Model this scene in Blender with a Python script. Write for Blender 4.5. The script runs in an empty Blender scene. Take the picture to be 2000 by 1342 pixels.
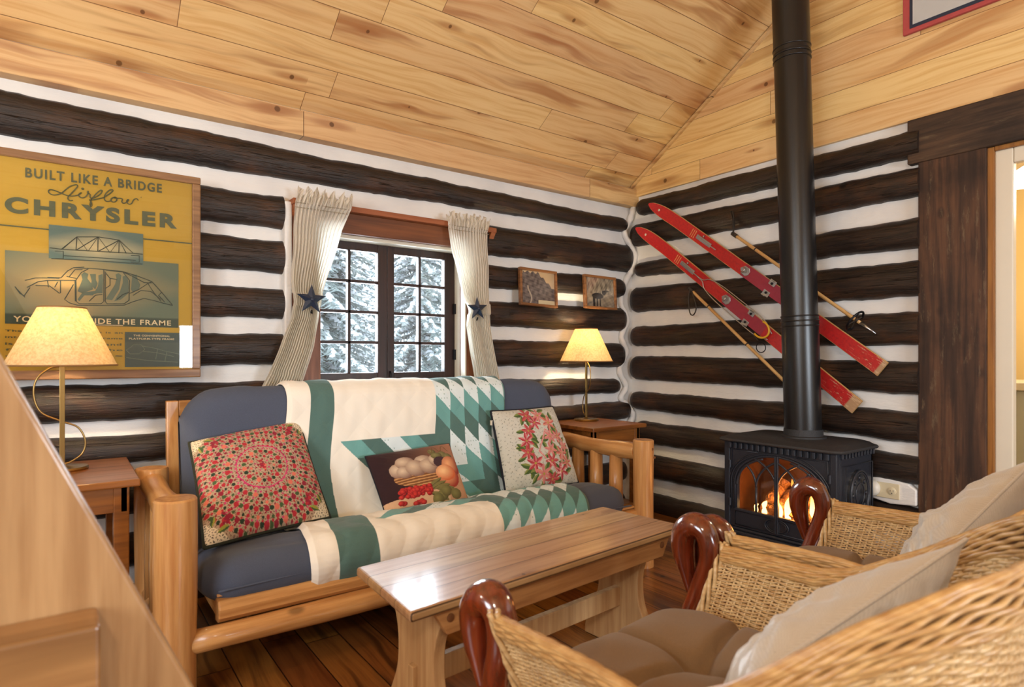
import bpy, math, random
import numpy as np
from mathutils import Vector, Matrix, noise
random.seed(7); rng = np.random.default_rng(7)
PI = math.pi
SC = bpy.context.scene
COL = SC.collection

# ---------------------------------------------------------------- camera
cd = bpy.data.cameras.new('camera'); cam = bpy.data.objects.new('camera', cd); COL.objects.link(cam)
cam.location = (-3.325, -3.032, 1.07); cam.rotation_euler = (PI/2, 0, -math.radians(36.33))
cd.sensor_width = 36; cd.lens = 1190*36/2000; cd.shift_y = 0.0125; cd.clip_start = .02
cd.dof.use_dof = True; cd.dof.focus_distance = 3.2; cd.dof.aperture_fstop = 3.6
SC.camera = cam
# ---------------------------------------------------------------- exposure, world
vs = SC.view_settings; vs.view_transform = 'Standard'; vs.look = 'None'; vs.gamma = 1; vs.use_curve_mapping = False
vs.exposure = 0.52
w = bpy.data.worlds.new('world'); SC.world = w; w.use_nodes = True
bg = w.node_tree.nodes['Background']; bg.inputs[0].default_value = (.80, .90, 1, 1); bg.inputs[1].default_value = 3.0
# ---------------------------------------------------------------- large lights
def area(name, loc, tgt, sx, sy, power, col):
    l = bpy.data.lights.new(name, 'AREA'); l.shape = 'RECTANGLE'; l.size = sx; l.size_y = sy; l.energy = power; l.color = col
    o = bpy.data.objects.new(name, l); COL.objects.link(o); o.location = loc
    o.rotation_euler = (Vector(tgt)-Vector(loc)).to_track_quat('-Z', 'Y').to_euler(); return o
def point(name, loc, power, col, r=.03):
    l = bpy.data.lights.new(name, 'POINT'); l.energy = power; l.color = col; l.shadow_soft_size = r
    o = bpy.data.objects.new(name, l); COL.objects.link(o); o.location = loc; return o
WARM = (1, .70, .38); COOL = (.80, .90, 1)
# daylight lamps for the south and front windows, plus an added west fill
area('daylight_south_window', (-1.55, -5.6, 1.19), (-1.9, 0, 1.1), 1.25, .52, 62, COOL)
area('west_fill_area', (-5.45, -2.9, 1.5), (0, -1.6, 1.1), 1.3, 1.1, 46, COOL)  # added area lamp brightening the room from the west; no window there
area('daylight_front_window', (-1.87, .30, 1.35), (-2.0, -2.6, .5), .8, .75, 38, COOL)
# added fill lamps behind and left of the camera, without any fixtures
point('rear_fill_light', (-3.9, -3.9, 2.1), 48, (1, .92, .80), .10)
point('left_fill_light', (-4.6, -1.6, 1.9), 20, (1, .90, .76), .10)

# ---------------------------------------------------------------- helpers
def lin(r, g=None, b=None):
    if g is None: r, g, b = r
    f = lambda c: (c/255/12.92) if c <= 10 else ((c/255+.055)/1.055)**2.4
    return (f(r), f(g), f(b), 1)
ORG = {}
class M:
    def __init__(s): s.v = []; s.f = []; s.mi = []; s.c = []; s.hc = False; s.uv = None
    def add(s, vs, fs, mi=0, cols=None):
        o = len(s.v); s.v += [tuple(v) for v in vs]; s.f += [tuple(i+o for i in f) for f in fs]; s.mi += [mi]*len(fs)
        if cols is not None: s.hc = True; s.c += [tuple(c) for c in cols]
        else: s.c += [(1, 1, 1, 1)]*len(vs)
        return s
    def box(s, lo, hi, mi=0, mat=None):
        x0, y0, z0 = lo; x1, y1, z1 = hi
        vs = [(x0,y0,z0),(x1,y0,z0),(x1,y1,z0),(x0,y1,z0),(x0,y0,z1),(x1,y0,z1),(x1,y1,z1),(x0,y1,z1)]
        if mat is not None: vs = [tuple(mat @ Vector(v)) for v in vs]
        return s.add(vs, [(0,3,2,1),(4,5,6,7),(0,1,5,4),(1,2,6,5),(2,3,7,6),(3,0,4,7)], mi)
    def prism(s, poly, axis, a, b, mi=0, mat=None):
        """poly: 2-D outline; extruded along axis between a and b (axis x: poly=(y,z); y:(x,z); z:(x,y))"""
        def P(p, t): return {'x': (t, p[0], p[1]), 'y': (p[0], t, p[1]), 'z': (p[0], p[1], t)}[axis]
        n = len(poly); vs = [P(p, a) for p in poly]+[P(p, b) for p in poly]
        if mat is not None: vs = [tuple(mat @ Vector(v)) for v in vs]
        fs = [tuple(range(n))[::-1], tuple(range(n, 2*n))]+[(i, (i+1) % n, n+(i+1) % n, n+i) for i in range(n)]
        return s.add(vs, fs, mi)
    def tube(s, path, r, n=8, closed=False, cap=True, ell=None, up=None, mi=0, col=None):
        P = np.array(path, float); m = len(P)
        R = np.full(m, r, float) if np.isscalar(r) else np.array(r, float)
        T = np.roll(P, -1, 0)-np.roll(P, 1, 0) if closed else np.gradient(P, axis=0)
        T /= np.maximum(np.linalg.norm(T, axis=1, keepdims=True), 1e-9)
        if up is not None:
            U = np.tile(np.array(up, float), (m, 1)); U -= (U*T).sum(1)[:, None]*T
        else:
            U = np.zeros((m, 3)); a = np.array([0, 0, 1.]) if abs(T[0][2]) < .9 else np.array([1., 0, 0])
            u = a-a.dot(T[0])*T[0]; U[0] = u/np.linalg.norm(u)
            for i in range(1, m):
                u = U[i-1]-U[i-1].dot(T[i])*T[i]; U[i] = u/max(np.linalg.norm(u), 1e-9)
        U /= np.maximum(np.linalg.norm(U, axis=1, keepdims=True), 1e-9)
        V = np.cross(T, U); an = np.arange(n)*2*PI/n
        ea, eb = ell or (1, 1)
        pts = (P[:, None]+R[:, None, None]*(np.cos(an)[None, :, None]*U[:, None]*ea+np.sin(an)[None, :, None]*V[:, None]*eb)).reshape(-1, 3)
        fs = []; k = m if closed else m-1
        for i in range(k):
            j = (i+1) % m
            fs += [(i*n+q, i*n+(q+1) % n, j*n+(q+1) % n, j*n+q) for q in range(n)]
        if cap and not closed: fs += [tuple(range(n))[::-1], tuple(range((m-1)*n, m*n))]
        return s.add(pts, fs, mi, None if col is None else [col]*len(pts))
    def lathe(s, prof, c=(0, 0, 0), n=24, axis='z', mi=0, cap=True):
        vs = []
        for r, h in prof:
            for q in range(n):
                a = q*2*PI/n; x, y = r*math.cos(a), r*math.sin(a)
                p = {'z': (x, y, h), 'x': (h, x, y), 'y': (y, h, x)}[axis]
                vs.append((p[0]+c[0], p[1]+c[1], p[2]+c[2]))
        fs = [(i*n+q, i*n+(q+1) % n, (i+1)*n+(q+1) % n, (i+1)*n+q) for i in range(len(prof)-1) for q in range(n)]
        if cap:
            if prof[0][0] > 1e-5: fs.append(tuple(range(n))[::-1])
            if prof[-1][0] > 1e-5: fs.append(tuple(range((len(prof)-1)*n, len(prof)*n)))
        return s.add(vs, fs, mi)
    def grid(s, P, mi=0, cols=None, cu=False, cv=False, flip=False):
        """P: array nu x nv x 3"""
        nu, nv = P.shape[:2]; fs = []
        for i in range(nu if cu else nu-1):
            for j in range(nv if cv else nv-1):
                a, b = i*nv+j, ((i+1) % nu)*nv+j; c, d = ((i+1) % nu)*nv+(j+1) % nv, i*nv+(j+1) % nv
                fs.append((a, d, c, b) if flip else (a, b, c, d))
        return s.add(P.reshape(-1, 3).tolist(), fs, mi, None if cols is None else cols.reshape(-1, 4).tolist())
    def build(s, name, mats, parent=None, loc=(0, 0, 0), smooth=False, bevel=0, seg=2, auto=None):
        root = parent
        while root is not None and root.parent is not None: root = root.parent
        o0 = ORG[root.name] if root is not None else Vector(loc)
        me = bpy.data.meshes.new(name)
        me.from_pydata([(v[0]-o0[0], v[1]-o0[1], v[2]-o0[2]) for v in s.v], [], s.f)
        for m in (mats if isinstance(mats, (list, tuple)) else [mats]): me.materials.append(m)
        me.polygons.foreach_set('material_index', s.mi)
        if s.hc:
            a = me.color_attributes.new('Col', 'FLOAT_COLOR', 'POINT'); a.data.foreach_set('color', np.array(s.c, np.float32).ravel())
        if smooth: me.polygons.foreach_set('use_smooth', [True]*len(me.polygons))
        me.update()
        o = bpy.data.objects.new(name, me); COL.objects.link(o)
        if parent is None: o.location = loc; ORG[o.name] = Vector(loc)
        else: o.parent = parent
        if smooth and auto:
            md = o.modifiers.new('split', 'EDGE_SPLIT'); md.split_angle = math.radians(auto)
        if bevel:
            md = o.modifiers.new('bevel', 'BEVEL'); md.width = bevel; md.segments = seg; md.limit_method = 'ANGLE'; md.angle_limit = math.radians(40)
        return o
def tag(o, label, cat=None, group=None, kind=None):
    if label: o['label'] = label
    if cat: o['category'] = cat
    if group: o['group'] = group
    if kind: o['kind'] = kind
    return o
def thing(name, label, cat, loc=(0, 0, 0), group=None, kind=None):
    o = bpy.data.objects.new(name, None); COL.objects.link(o); o.location = loc; o.empty_display_size = .05
    ORG[o.name] = Vector(loc); return tag(o, label, cat, group, kind)
def smoothpath(pts, n=8):
    """Catmull-Rom through the points"""
    P = np.array(pts, float); Q = np.vstack([2*P[0]-P[1], P, 2*P[-1]-P[-2]]); out = []
    for i in range(1, len(Q)-2):
        p0, p1, p2, p3 = Q[i-1:i+3]
        for t in np.linspace(0, 1, n, endpoint=False):
            out.append(.5*((2*p1)+(-p0+p2)*t+(2*p0-5*p1+4*p2-p3)*t*t+(-p0+3*p1-3*p2+p3)*t**3))
    out.append(P[-1]); return np.array(out)
def vnoise(x, y, s=1.0, seed=0):
    """cheap smooth 2-D noise, arrays, about -1..1"""
    x = np.asarray(x, float)*s+seed*13.7; y = np.asarray(y, float)*s+seed*7.3
    return (np.sin(x*1.7+1.3*np.sin(y*1.1+seed))+np.sin(y*2.1+1.7*np.sin(x*.9+2.1))+.6*np.sin(x*3.9+y*2.7+1.1)+.5*np.sin(y*5.3-x*3.1))/3.1

# ---------------------------------------------------------------- node material helper
class G:
    def __init__(s, name):
        s.m = bpy.data.materials.new(name); s.m.use_nodes = True; s.t = s.m.node_tree; s.t.nodes.clear()
        s.out = s.t.nodes.new('ShaderNodeOutputMaterial'); s._tc = None
    def n(s, typ, props=None, **ins):
        nd = s.t.nodes.new('ShaderNode'+typ)
        for k, v in (props or {}).items(): setattr(nd, k, v)
        for k, v in ins.items():
            k = k.replace('_', ' ') if not k.startswith('i') or not k[1:].isdigit() else int(k[1:])
            s.set(nd.inputs[k], v)
        return nd
    def set(s, inp, v):
        if isinstance(v, bpy.types.NodeSocket): s.t.links.new(v, inp)
        elif isinstance(v, bpy.types.Node): s.t.links.new(v.outputs[0], inp)
        else: inp.default_value = v
    def obj(s):
        if s._tc is None: s._tc = s.t.nodes.new('ShaderNodeTexCoord')
        return s._tc.outputs['Object']
    def m_(s, op, a, b=0.0, c=None, clamp=False):
        nd = s.t.nodes.new('ShaderNodeMath'); nd.operation = op; nd.use_clamp = clamp
        s.set(nd.inputs[0], a); s.set(nd.inputs[1], b)
        if c is not None: s.set(nd.inputs[2], c)
        return nd.outputs[0]
    def sep(s, v): nd = s.n('SeparateXYZ', Vector=v); return nd.outputs
    def comb(s, x, y, z=0.0): return s.n('CombineXYZ', X=x, Y=y, Z=z).outputs[0]
    def map(s, v, sc=(1, 1, 1), loc=(0, 0, 0), rot=(0, 0, 0)): return s.n('Mapping', Vector=v, Scale=sc, Location=loc, Rotation=rot).outputs[0]
    def noise(s, v, scale=5., detail=3., rough=.55, dist=0.): return s.n('TexNoise', Vector=v, Scale=scale, Detail=detail, Roughness=rough, Distortion=dist).outputs[0]
    def ramp(s, f, stops, interp='LINEAR'):
        nd = s.t.nodes.new('ShaderNodeValToRGB'); nd.color_ramp.interpolation = interp; e = nd.color_ramp.elements
        while len(e) < len(stops): e.new(.5)
        for el, (p, c) in zip(e, stops): el.position = p; el.color = c if len(c) == 4 else (*c, 1)
        s.set(nd.inputs[0], f); return nd.outputs[0]
    def step(s, f, a, b):
        nd = s.n('MapRange', {'interpolation_type': 'SMOOTHSTEP'}, Value=f); nd.inputs[1].default_value = a; nd.inputs[2].default_value = b
        return nd.outputs[0]
    def mix(s, f, a, b, mode='MIX'):
        nd = s.t.nodes.new('ShaderNodeMix'); nd.data_type = 'RGBA'; nd.blend_type = mode
        s.set(nd.inputs[0], f); s.set(nd.inputs[6], a); s.set(nd.inputs[7], b); return nd.outputs[2]
    def bump(s, h, strength=.3, dist=.01): return s.n('Bump', Height=h, Strength=strength, Distance=dist).outputs[0]
    def bsdf(s, color, rough=.6, spec=.5, metal=0., bump=None, coat=0., **kw):
        b = s.t.nodes.new('ShaderNodeBsdfPrincipled')
        s.set(b.inputs['Base Color'], color); s.set(b.inputs['Roughness'], rough); s.set(b.inputs['Specular IOR Level'], spec)
        s.set(b.inputs['Metallic'], metal); s.set(b.inputs['Coat Weight'], coat); b.inputs['Coat Roughness'].default_value = .12
        if bump is not None: s.set(b.inputs['Normal'], bump)
        for k, v in kw.items(): s.set(b.inputs[k.replace('_', ' ')], v)
        s.t.links.new(b.outputs[0], s.out.inputs[0]); return b
def axes(g, along, across):
    o = g.sep(g.obj()); return o['XYZ'.index(along)], o['XYZ'.index(across)]
def plank_mat(name, light, mid, dark, along, across, width, length, off=0., gap=.0025, rough=.42, tone=.18, knots=1., heart=.5, coat=0., spec=.4, gapdark=.25, bend=1.):
    """boards: u along the grain, v across, metres"""
    g = G(name); u, v = axes(g, along, across)
    vv = g.m_('ADD', v, off); vb = g.m_('DIVIDE', vv, width); bid = g.m_('FLOOR', vb); fr = g.m_('FRACT', vb)
    rnd = g.n('TexWhiteNoise', {'noise_dimensions': '1D'}, W=bid).outputs[0]
    ul = g.m_('ADD', g.m_('DIVIDE', u, length), g.m_('MULTIPLY', rnd, 7.31)); jid = g.m_('FLOOR', ul); fj = g.m_('FRACT', ul)
    r2 = g.n('TexWhiteNoise', {'noise_dimensions': '2D'}, Vector=g.comb(bid, jid)).outputs[0]
    shift = g.m_('MULTIPLY', r2, 37.)
    cv = g.comb(g.m_('ADD', u, shift), g.m_('ADD', g.m_('MULTIPLY', v, 1.), shift), shift)
    warp = g.noise(g.map(cv, (.9, 2.2, 1)), 1.6, 2., .5)
    grain = g.noise(g.map(g.comb(g.m_('ADD', u, shift), g.m_('ADD', v, g.m_('MULTIPLY', warp, .12*bend)), shift), (1.3, 34, 1)), 1.6, 4., .6)
    broad = g.noise(g.map(g.comb(g.m_('ADD', u, shift), g.m_('ADD', v, g.m_('MULTIPLY', warp, .16*bend)), shift), (.75, 9, 1)), 1.3, 3., .55, .3)
    c = g.mix(g.step(grain, .38, .72), light, mid)
    c = g.mix(g.m_('MULTIPLY', g.step(broad, .53, .68), heart), c, dark)
    # knots
    sv = g.map(cv, (2.2, 5.0, 1.)); vo = g.n('TexVoronoi', {'voronoi_dimensions': '2D'}, Vector=sv, Scale=1., Randomness=1.)
    d = g.n('VectorMath', {'operation': 'SUBTRACT'}, i0=sv, i1=vo.outputs['Position']); ds = g.sep(d.outputs[0])
    dx = g.m_('DIVIDE', ds[0], 2.2); dy = g.m_('DIVIDE', ds[1], 5.0)
    kd = g.m_('SQRT', g.m_('ADD', g.m_('POWER', dx, 2.), g.m_('POWER', dy, 2.)))
    hd = g.m_('SQRT', g.m_('ADD', g.m_('POWER', g.m_('MULTIPLY', dx, .18), 2.), g.m_('POWER', dy, 2.)))
    sel = g.step(g.sep(vo.outputs['Color'])[0], .38, .42)
    size = g.m_('MULTIPLY_ADD', g.sep(vo.outputs['Color'])[1], .010, .005)
    kn = g.m_('SUBTRACT', 1., g.step(g.m_('DIVIDE', kd, size), .75, 1.15))
    halo = g.m_('SUBTRACT', 1., g.step(g.m_('DIVIDE', hd, size), .6, 2.4))
    kd2 = tuple(x*.33 for x in dark[:3])+(1,)
    c = g.mix(g.m_('MULTIPLY', g.m_('MULTIPLY', halo, sel), .7*knots), c, dark)
    c = g.mix(g.m_('MULTIPLY', g.m_('MULTIPLY', kn, sel), .85*knots), c, kd2)
    hs = g.n('HueSaturation', Hue=g.m_('MULTIPLY_ADD', r2, .02, .49), Saturation=1., Value=g.m_('MULTIPLY_ADD', r2, tone*2, 1-tone), Color=c).outputs[0]
    e = g.m_('MULTIPLY', g.m_('MINIMUM', fr, g.m_('SUBTRACT', 1., fr)), width)
    ej = g.m_('MULTIPLY', g.m_('MINIMUM', fj, g.m_('SUBTRACT', 1., fj)), length)
    ga = g.step(g.m_('MINIMUM', e, ej), gap*.3, gap)
    c = g.mix(ga, tuple(x*gapdark for x in dark[:3])+(1,), hs)
    h = g.m_('ADD', ga, g.m_('MULTIPLY', grain, .08))
    g.bsdf(c, g.m_('MULTIPLY_ADD', grain, .15, rough), spec, coat=coat, bump=g.bump(h, .35, .003)); return g.m
def wood_mat(name, light, dark, along='X', rough=.4, coat=0., scale=1., heart=.4, knots=.6, wear=None, spec=.4, blotch=0.):
    g = G(name); o = g.obj(); sc = {'X': (.9, 16, 16), 'Y': (16, .9, 16), 'Z': (16, 16, .9)}[along]
    sb = {'X': (.7, 4, 4), 'Y': (4, .7, 4), 'Z': (4, 4, .7)}[along]
    wp = g.noise(g.map(o, tuple(x*.4 for x in sb)), 2.*scale, 2.)
    vec = g.n('VectorMath', {'operation': 'ADD'}, i0=o, i1=g.n('VectorMath', {'operation': 'SCALE'}, i0=g.comb(wp, wp, wp), Scale=.05).outputs[0]).outputs[0]
    gr = g.noise(g.map(vec, sc), 3.*scale, 4., .6); br = g.noise(g.map(vec, sb), 2.2*scale, 3., .5)
    c = g.mix(g.step(gr, .3, .75), light, dark)
    c = g.mix(g.m_('MULTIPLY', g.step(br, .5, .7), heart), c, tuple(x*.62 for x in dark[:3])+(1,))
    vo = g.n('TexVoronoi', Vector=g.map(o, {'X': (.55, 1, 1), 'Y': (1, .55, 1), 'Z': (1, 1, .55)}[along]), Scale=5.5*scale)
    kn = g.m_('SUBTRACT', 1., g.step(vo.outputs['Distance'], .05, .12))
    sel = g.step(g.sep(vo.outputs['Color'])[0], .55, .6)
    c = g.mix(g.m_('MULTIPLY', g.m_('MULTIPLY', kn, sel), knots), c, tuple(x*.18 for x in dark[:3])+(1,))
    if wear is not None:
        wn = g.noise(g.map(o, sb), 9., 6., .75); c = g.mix(g.step(wn, .56, .7), c, wear)
    if blotch:
        bn = g.noise(o, 3., 5., .65); c = g.mix(g.m_('MULTIPLY', g.step(bn, .45, .7), blotch), c, tuple(x*.25 for x in dark[:3])+(1,))
    g.bsdf(c, g.m_('MULTIPLY_ADD', gr, .2, rough-.05), spec, coat=coat, bump=g.bump(gr, .25, .002)); return g.m
def plain(name, col, rough=.5, spec=.5, metal=0., noise_amt=0., nscale=8., bumpn=0., bscale=60., coat=0., **kw):
    g = G(name); c = col
    if noise_amt:
        n_ = g.noise(g.obj(), nscale, 4., .6); c = g.mix(n_, tuple(x*(1-noise_amt) for x in col[:3])+(1,), tuple(min(1, x*(1+noise_amt)) for x in col[:3])+(1,))
    b = g.bump(g.noise(g.obj(), bscale, 4., .6), bumpn, .003) if bumpn else None
    g.bsdf(c, rough, spec, metal, bump=b, coat=coat, **kw); return g.m
def paint_mat(name, rough=.8, fabric=0., sheen=0., spec=.3, weave=900.):
    """colour of the print read from the mesh"""
    g = G(name); c = g.n('VertexColor', {'layer_name': 'Col'}).outputs[0]; b = None
    if fabric:
        n_ = g.noise(g.obj(), weave, 2., .6); b = g.bump(n_, fabric, .001)
        c = g.mix(.35, c, g.mix(n_, (.25, .25, .25, 1), (1, 1, 1, 1)), 'SOFT_LIGHT')
    g.bsdf(c, rough, spec, bump=b, Sheen_Weight=sheen); return g.m
def glass_mat(name, tint=(1, 1, 1, 1), rough=0.02, refl=1.0):
    g = G(name); tr = g.n('BsdfTransparent', Color=tint); gl = g.n('BsdfGlossy', Color=(1, 1, 1, 1), Roughness=rough)
    fr = g.m_('MULTIPLY', g.n('Fresnel', IOR=1.5).outputs[0], refl, clamp=True)
    mx = g.t.nodes.new('ShaderNodeMixShader'); g.set(mx.inputs[0], fr); g.set(mx.inputs[1], tr.outputs[0]); g.set(mx.inputs[2], gl.outputs[0])
    g.t.links.new(mx.outputs[0], g.out.inputs[0]); return g.m
def emit(name, col, strength):
    g = G(name); e = g.n('Emission', Color=col, Strength=strength); g.t.links.new(e.outputs[0], g.out.inputs[0]); return g.m

# ---------------------------------------------------------------- materials
PINE = dict(light=lin(228, 193, 138), mid=lin(214, 168, 110), dark=lin(170, 114, 66))
mCeil = plank_mat('pine_ceiling_boards', along='X', across='Y', width=.124, length=1.9, off=.086, **PINE, tone=.10, heart=.75, rough=.38, gap=.002, gapdark=.5)
mGable = plank_mat('pine_gable_boards', along='Y', across='Z', width=.1345, length=2.3, off=-2.2, **PINE, tone=.07, heart=.5, rough=.38, gap=.0018, gapdark=.5)
mFascia = plank_mat('pine_fascia_board', along='X', across='Z', width=3., length=1.9, off=0.3, light=lin(214, 178, 130), mid=lin(196, 152, 104), dark=lin(158, 108, 70), tone=.10, heart=.8)
mFloor = plank_mat('stained_pine_floor', lin(140, 88, 38), lin(106, 60, 24), lin(64, 36, 15), 'Y', 'X', .13, 2.6, rough=.26, tone=.3, coat=.35, heart=.8, gap=.003)
mChink = None
def chink_mat(name):
    g = G(name); n1 = g.noise(g.map(g.obj(), (.5, .5, 1.6)), 14., 5., .6); n2 = g.noise(g.obj(), 3., 3., .5)
    c = g.mix(g.step(n2, .35, .7), lin(236, 234, 230), lin(222, 220, 218))
    g.bsdf(c, .55, .35, bump=g.bump(n1, .55, .012)); return g.m
mChink = chink_mat('white_chinking')
def log_mat(name, along):
    g = G(name); o = g.obj(); sc = (1.2, 13, 13) if along == 'X' else (13, 1.2, 13); sb = (1.6, 3.5, 3.5) if along == 'X' else (3.5, 1.6, 3.5)
    gr = g.noise(g.map(o, sc), 4., 5., .65); br = g.noise(g.map(o, sb), 1.8, 4., .6)
    fine = g.noise(g.map(o, tuple(x*2.2 if x < 4 else x*4.5 for x in sc)), 4., 4., .7); gr = g.m_('MULTIPLY_ADD', g.m_('SUBTRACT', fine, .5), .55, gr); c = g.mix(g.step(gr, .3, .75), lin(25, 19, 17), lin(54, 38, 28)); c = g.mix(g.m_('MULTIPLY', g.step(br, .48, .72), .75), c, lin(84, 52, 30))
    crack = g.noise(g.map(o, tuple(x*.35 if x < 4 else x*1.3 for x in sc)), 3., 3., .5)
    cr = g.step(g.m_('ABSOLUTE', g.m_('SUBTRACT', crack, .5)), .0, .012)
    c = g.mix(cr, lin(14, 10, 9), c)
    vo = g.n('TexVoronoi', Vector=g.map(o, (.6, 1, 1)), Scale=4.); kn = g.step(vo.outputs['Distance'], .05, .11); c = g.mix(kn, lin(20, 14, 12), c)
    h = g.m_('ADD', g.m_('MULTIPLY', gr, .6), g.m_('MULTIPLY', cr, .5))
    g.bsdf(c, g.m_('MULTIPLY_ADD', gr, .25, .26), .5, bump=g.bump(h, .8, .008)); return g.m
mLogX = log_mat('dark_stained_log_x', 'X'); mLogY = log_mat('dark_stained_log_y', 'Y')
mCasing = wood_mat('reddish_brown_casing', lin(124, 72, 40), lin(92, 52, 30), 'X', .4, .1)
mCasingZ = wood_mat('reddish_brown_casing_upright', lin(136, 80, 46), lin(98, 56, 32), 'Z', .4, .1)
mRail = wood_mat('orange_brown_rail', lin(170, 102, 64), lin(142, 80, 48), 'X', .45)
mSash = wood_mat('dark_sash_wood', lin(54, 28, 20), lin(32, 17, 14), 'Z', .35, .15, knots=.2)
mCream = plain('cream_paint', lin(218, 209, 190), .35, .5, noise_amt=.03)
mBarn = wood_mat('weathered_barn_board', lin(94, 62, 40), lin(50, 34, 25), 'Z', .6, heart=.7, wear=lin(104, 84, 62), blotch=.5)
mBarnY = wood_mat('weathered_barn_header', lin(82, 60, 42), lin(44, 32, 24), 'Y', .6, heart=.7, wear=lin(96, 80, 60), blotch=.5)
mPineZ = wood_mat('varnished_pine_upright', lin(208, 156, 96), lin(178, 120, 66), 'Z', .3, .35, heart=.35)
mPineX = wood_mat('varnished_pine_long', lin(206, 152, 92), lin(172, 116, 62), 'X', .3, .35, heart=.35)
mPineY = wood_mat('varnished_pine_deep', lin(210, 158, 96), lin(178, 120, 66), 'Y', .28, .45, heart=.3)
mEndG = wood_mat('pine_end_grain', lin(212, 156, 92), lin(196, 132, 70), 'Z', .45)
mTableT = plank_mat('worn_pine_tabletop', lin(178, 140, 102), lin(156, 116, 80), lin(122, 84, 54), 'X', 'Y', .093, 9., rough=.3, tone=.07, coat=.45, heart=.55, gap=.0018)
mTableL = wood_mat('pale_pine_trestle', lin(204, 166, 118), lin(178, 134, 88), 'Z', .42, .1)
mTableA = wood_mat('pine_apron', lin(190, 140, 88), lin(152, 102, 58), 'X', .4, .15)
mEndT = wood_mat('cherry_side_table', lin(148, 90, 38), lin(108, 62, 24), 'X', .3, .3)
mMahog = wood_mat('glossy_mahogany', lin(118, 44, 17), lin(74, 24, 10), 'Z', .12, 1., heart=.6, knots=.0, spec=.6)
mIron = plain('black_cast_iron', lin(42, 45, 53), .30, .5, bumpn=.35, bscale=160.)
mIronTop = plain('black_cast_iron_textured', lin(46, 46, 48), .5, .5, bumpn=.8, bscale=320.)
mPipe = plain('black_stove_pipe', lin(16, 16, 18), .30, .55, bumpn=.12, bscale=260.)
mBrass = plain('antique_brass', lin(168, 138, 84), .3, .5, metal=1.)
mSteel = plain('worn_chrome', lin(196, 200, 204), .28, .5, metal=1., noise_amt=.15, nscale=60)
mDkSteel = plain('dark_steel', lin(40, 40, 44), .45, .5, metal=.8)
mNavy = plain('navy_painted_tin', lin(30, 44, 66), .38, .5, bumpn=.1)
def denim(name, col):
    g = G(name); n_ = g.noise(g.obj(), 700., 2., .6); n2 = g.noise(g.obj(), 6., 3.)
    c = g.mix(n_, tuple(x*.6 for x in col[:3])+(1,), tuple(x*1.45 for x in col[:3])+(1,)); c = g.mix(g.m_('MULTIPLY', n2, .35), c, tuple(x*.7 for x in col[:3])+(1,))
    g.bsdf(c, .9, .2, bump=g.bump(n_, .3, .001), Sheen_Weight=.08); return g.m
mDenim = denim('slate_blue_cotton', lin(80, 87, 104))
mBrownF = denim('brown_twill', lin(122, 95, 66))
mTrimD = plain('dark_plaid_piping', lin(48, 50, 40), .8, .2, noise_amt=.6, nscale=120)
mTrimN = plain('navy_cord_piping', lin(34, 36, 44), .8, .2, noise_amt=.4, nscale=120)
mPrint = paint_mat('printed_fabric', .85, .35, .1)
mQuilt = paint_mat('quilt_cotton', .85, .25, .15, weave=500.)
mArt = paint_mat('printed_paper', .7)

# ================================================================ THE SETTING
XW, YS = -5.6, -5.7          # west and south walls (behind the camera)
RY, RZ = -2.85, 2.25+.64*2.85
# floor
M().box((XW-.2, YS-.2, -.12), (.15, .3, 0)).build('floor', mFloor)['kind'] = 'structure'
# ceiling: two slopes of boards (own thickness)
c = M(); t = .05
for (ya, za, yb, zb) in ((.0, 2.285, RY, RZ+.023), (RY, RZ+.023, YS, RZ+.023-.64*(RY-YS))):
    c.add([(XW-.2, ya, za), (.1, ya, za), (.1, yb, zb), (XW-.2, yb, zb), (XW-.2, ya, za+t), (.1, ya, za+t), (.1, yb, zb+t), (XW-.2, yb, zb+t)],
          [(0, 1, 2, 3), (7, 6, 5, 4), (0, 4, 5, 1), (1, 5, 6, 2), (2, 6, 7, 3), (3, 7, 4, 0)])
c.build('ceiling', mCeil)['kind'] = 'structure'

def log_mesh(axis, plane, a, b, za, zb, round_a=False, round_b=False, depth=.062, seed=0, rnd=.062, back=.03):
    """one log: runs along `axis` from a to b; za/zb=(bottom, top) at the ends; bulges into the room by depth from the plane"""
    n = max(10, int(abs(b-a)/.03)); k = 12; P = np.zeros((n+1, k, 3))
    for i in range(n+1):
        t = i/n
        if round_a and t*abs(b-a) < rnd: pass
        s = a+(b-a)*t; lo = za[0]+(zb[0]-za[0])*t; hi = za[1]+(zb[1]-za[1])*t
        wob = .007; lo += wob*float(vnoise(s*5, seed, 1, seed)); hi += wob*float(vnoise(s*4.3, seed+3, 1, seed+5))
        lo += .0038*float(vnoise(s*31, seed, 1, seed)); hi += .0038*float(vnoise(s*29, seed+3, 1, seed+5))
        q = 1.0
        if round_a: q = min(q, math.sqrt(max(0, 1-(1-min(1, t*abs(b-a)/rnd))**2)))
        if round_b: q = min(q, math.sqrt(max(0, 1-(1-min(1, (1-t)*abs(b-a)/rnd))**2)))
        mid, h = (lo+hi)/2, (hi-lo)/2*max(.04, q); d = depth*max(.05, q)*(1+.06*float(vnoise(s*2.2, seed*1.7, 1, 3)))
        for j in range(k):
            th = PI*j/(k-1); z = mid+h*math.cos(th); dd = d*math.sin(th)**.8 if 0 < j < k-1 else -back
            P[i, j] = (s, plane-dd, z) if axis == 'X' else (plane-dd, s, z)
    return P
W1L = [((2.105, 1.90), (2.05, 1.955)), ((1.84, 1.685), (1.872, 1.672)), ((1.628, 1.466), (1.618, 1.486)), ((1.392, 1.246), (1.412, 1.246)),
       ((1.178, 1.030), (1.166, .99)), ((.958, .80), (.916, .812)), ((.738, .615), (.75, .618)), ((.54, .40), (.55, .40)), ((.32, .18), (.33, .18)), ((.11, -.03), (.11, -.03))]
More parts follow.
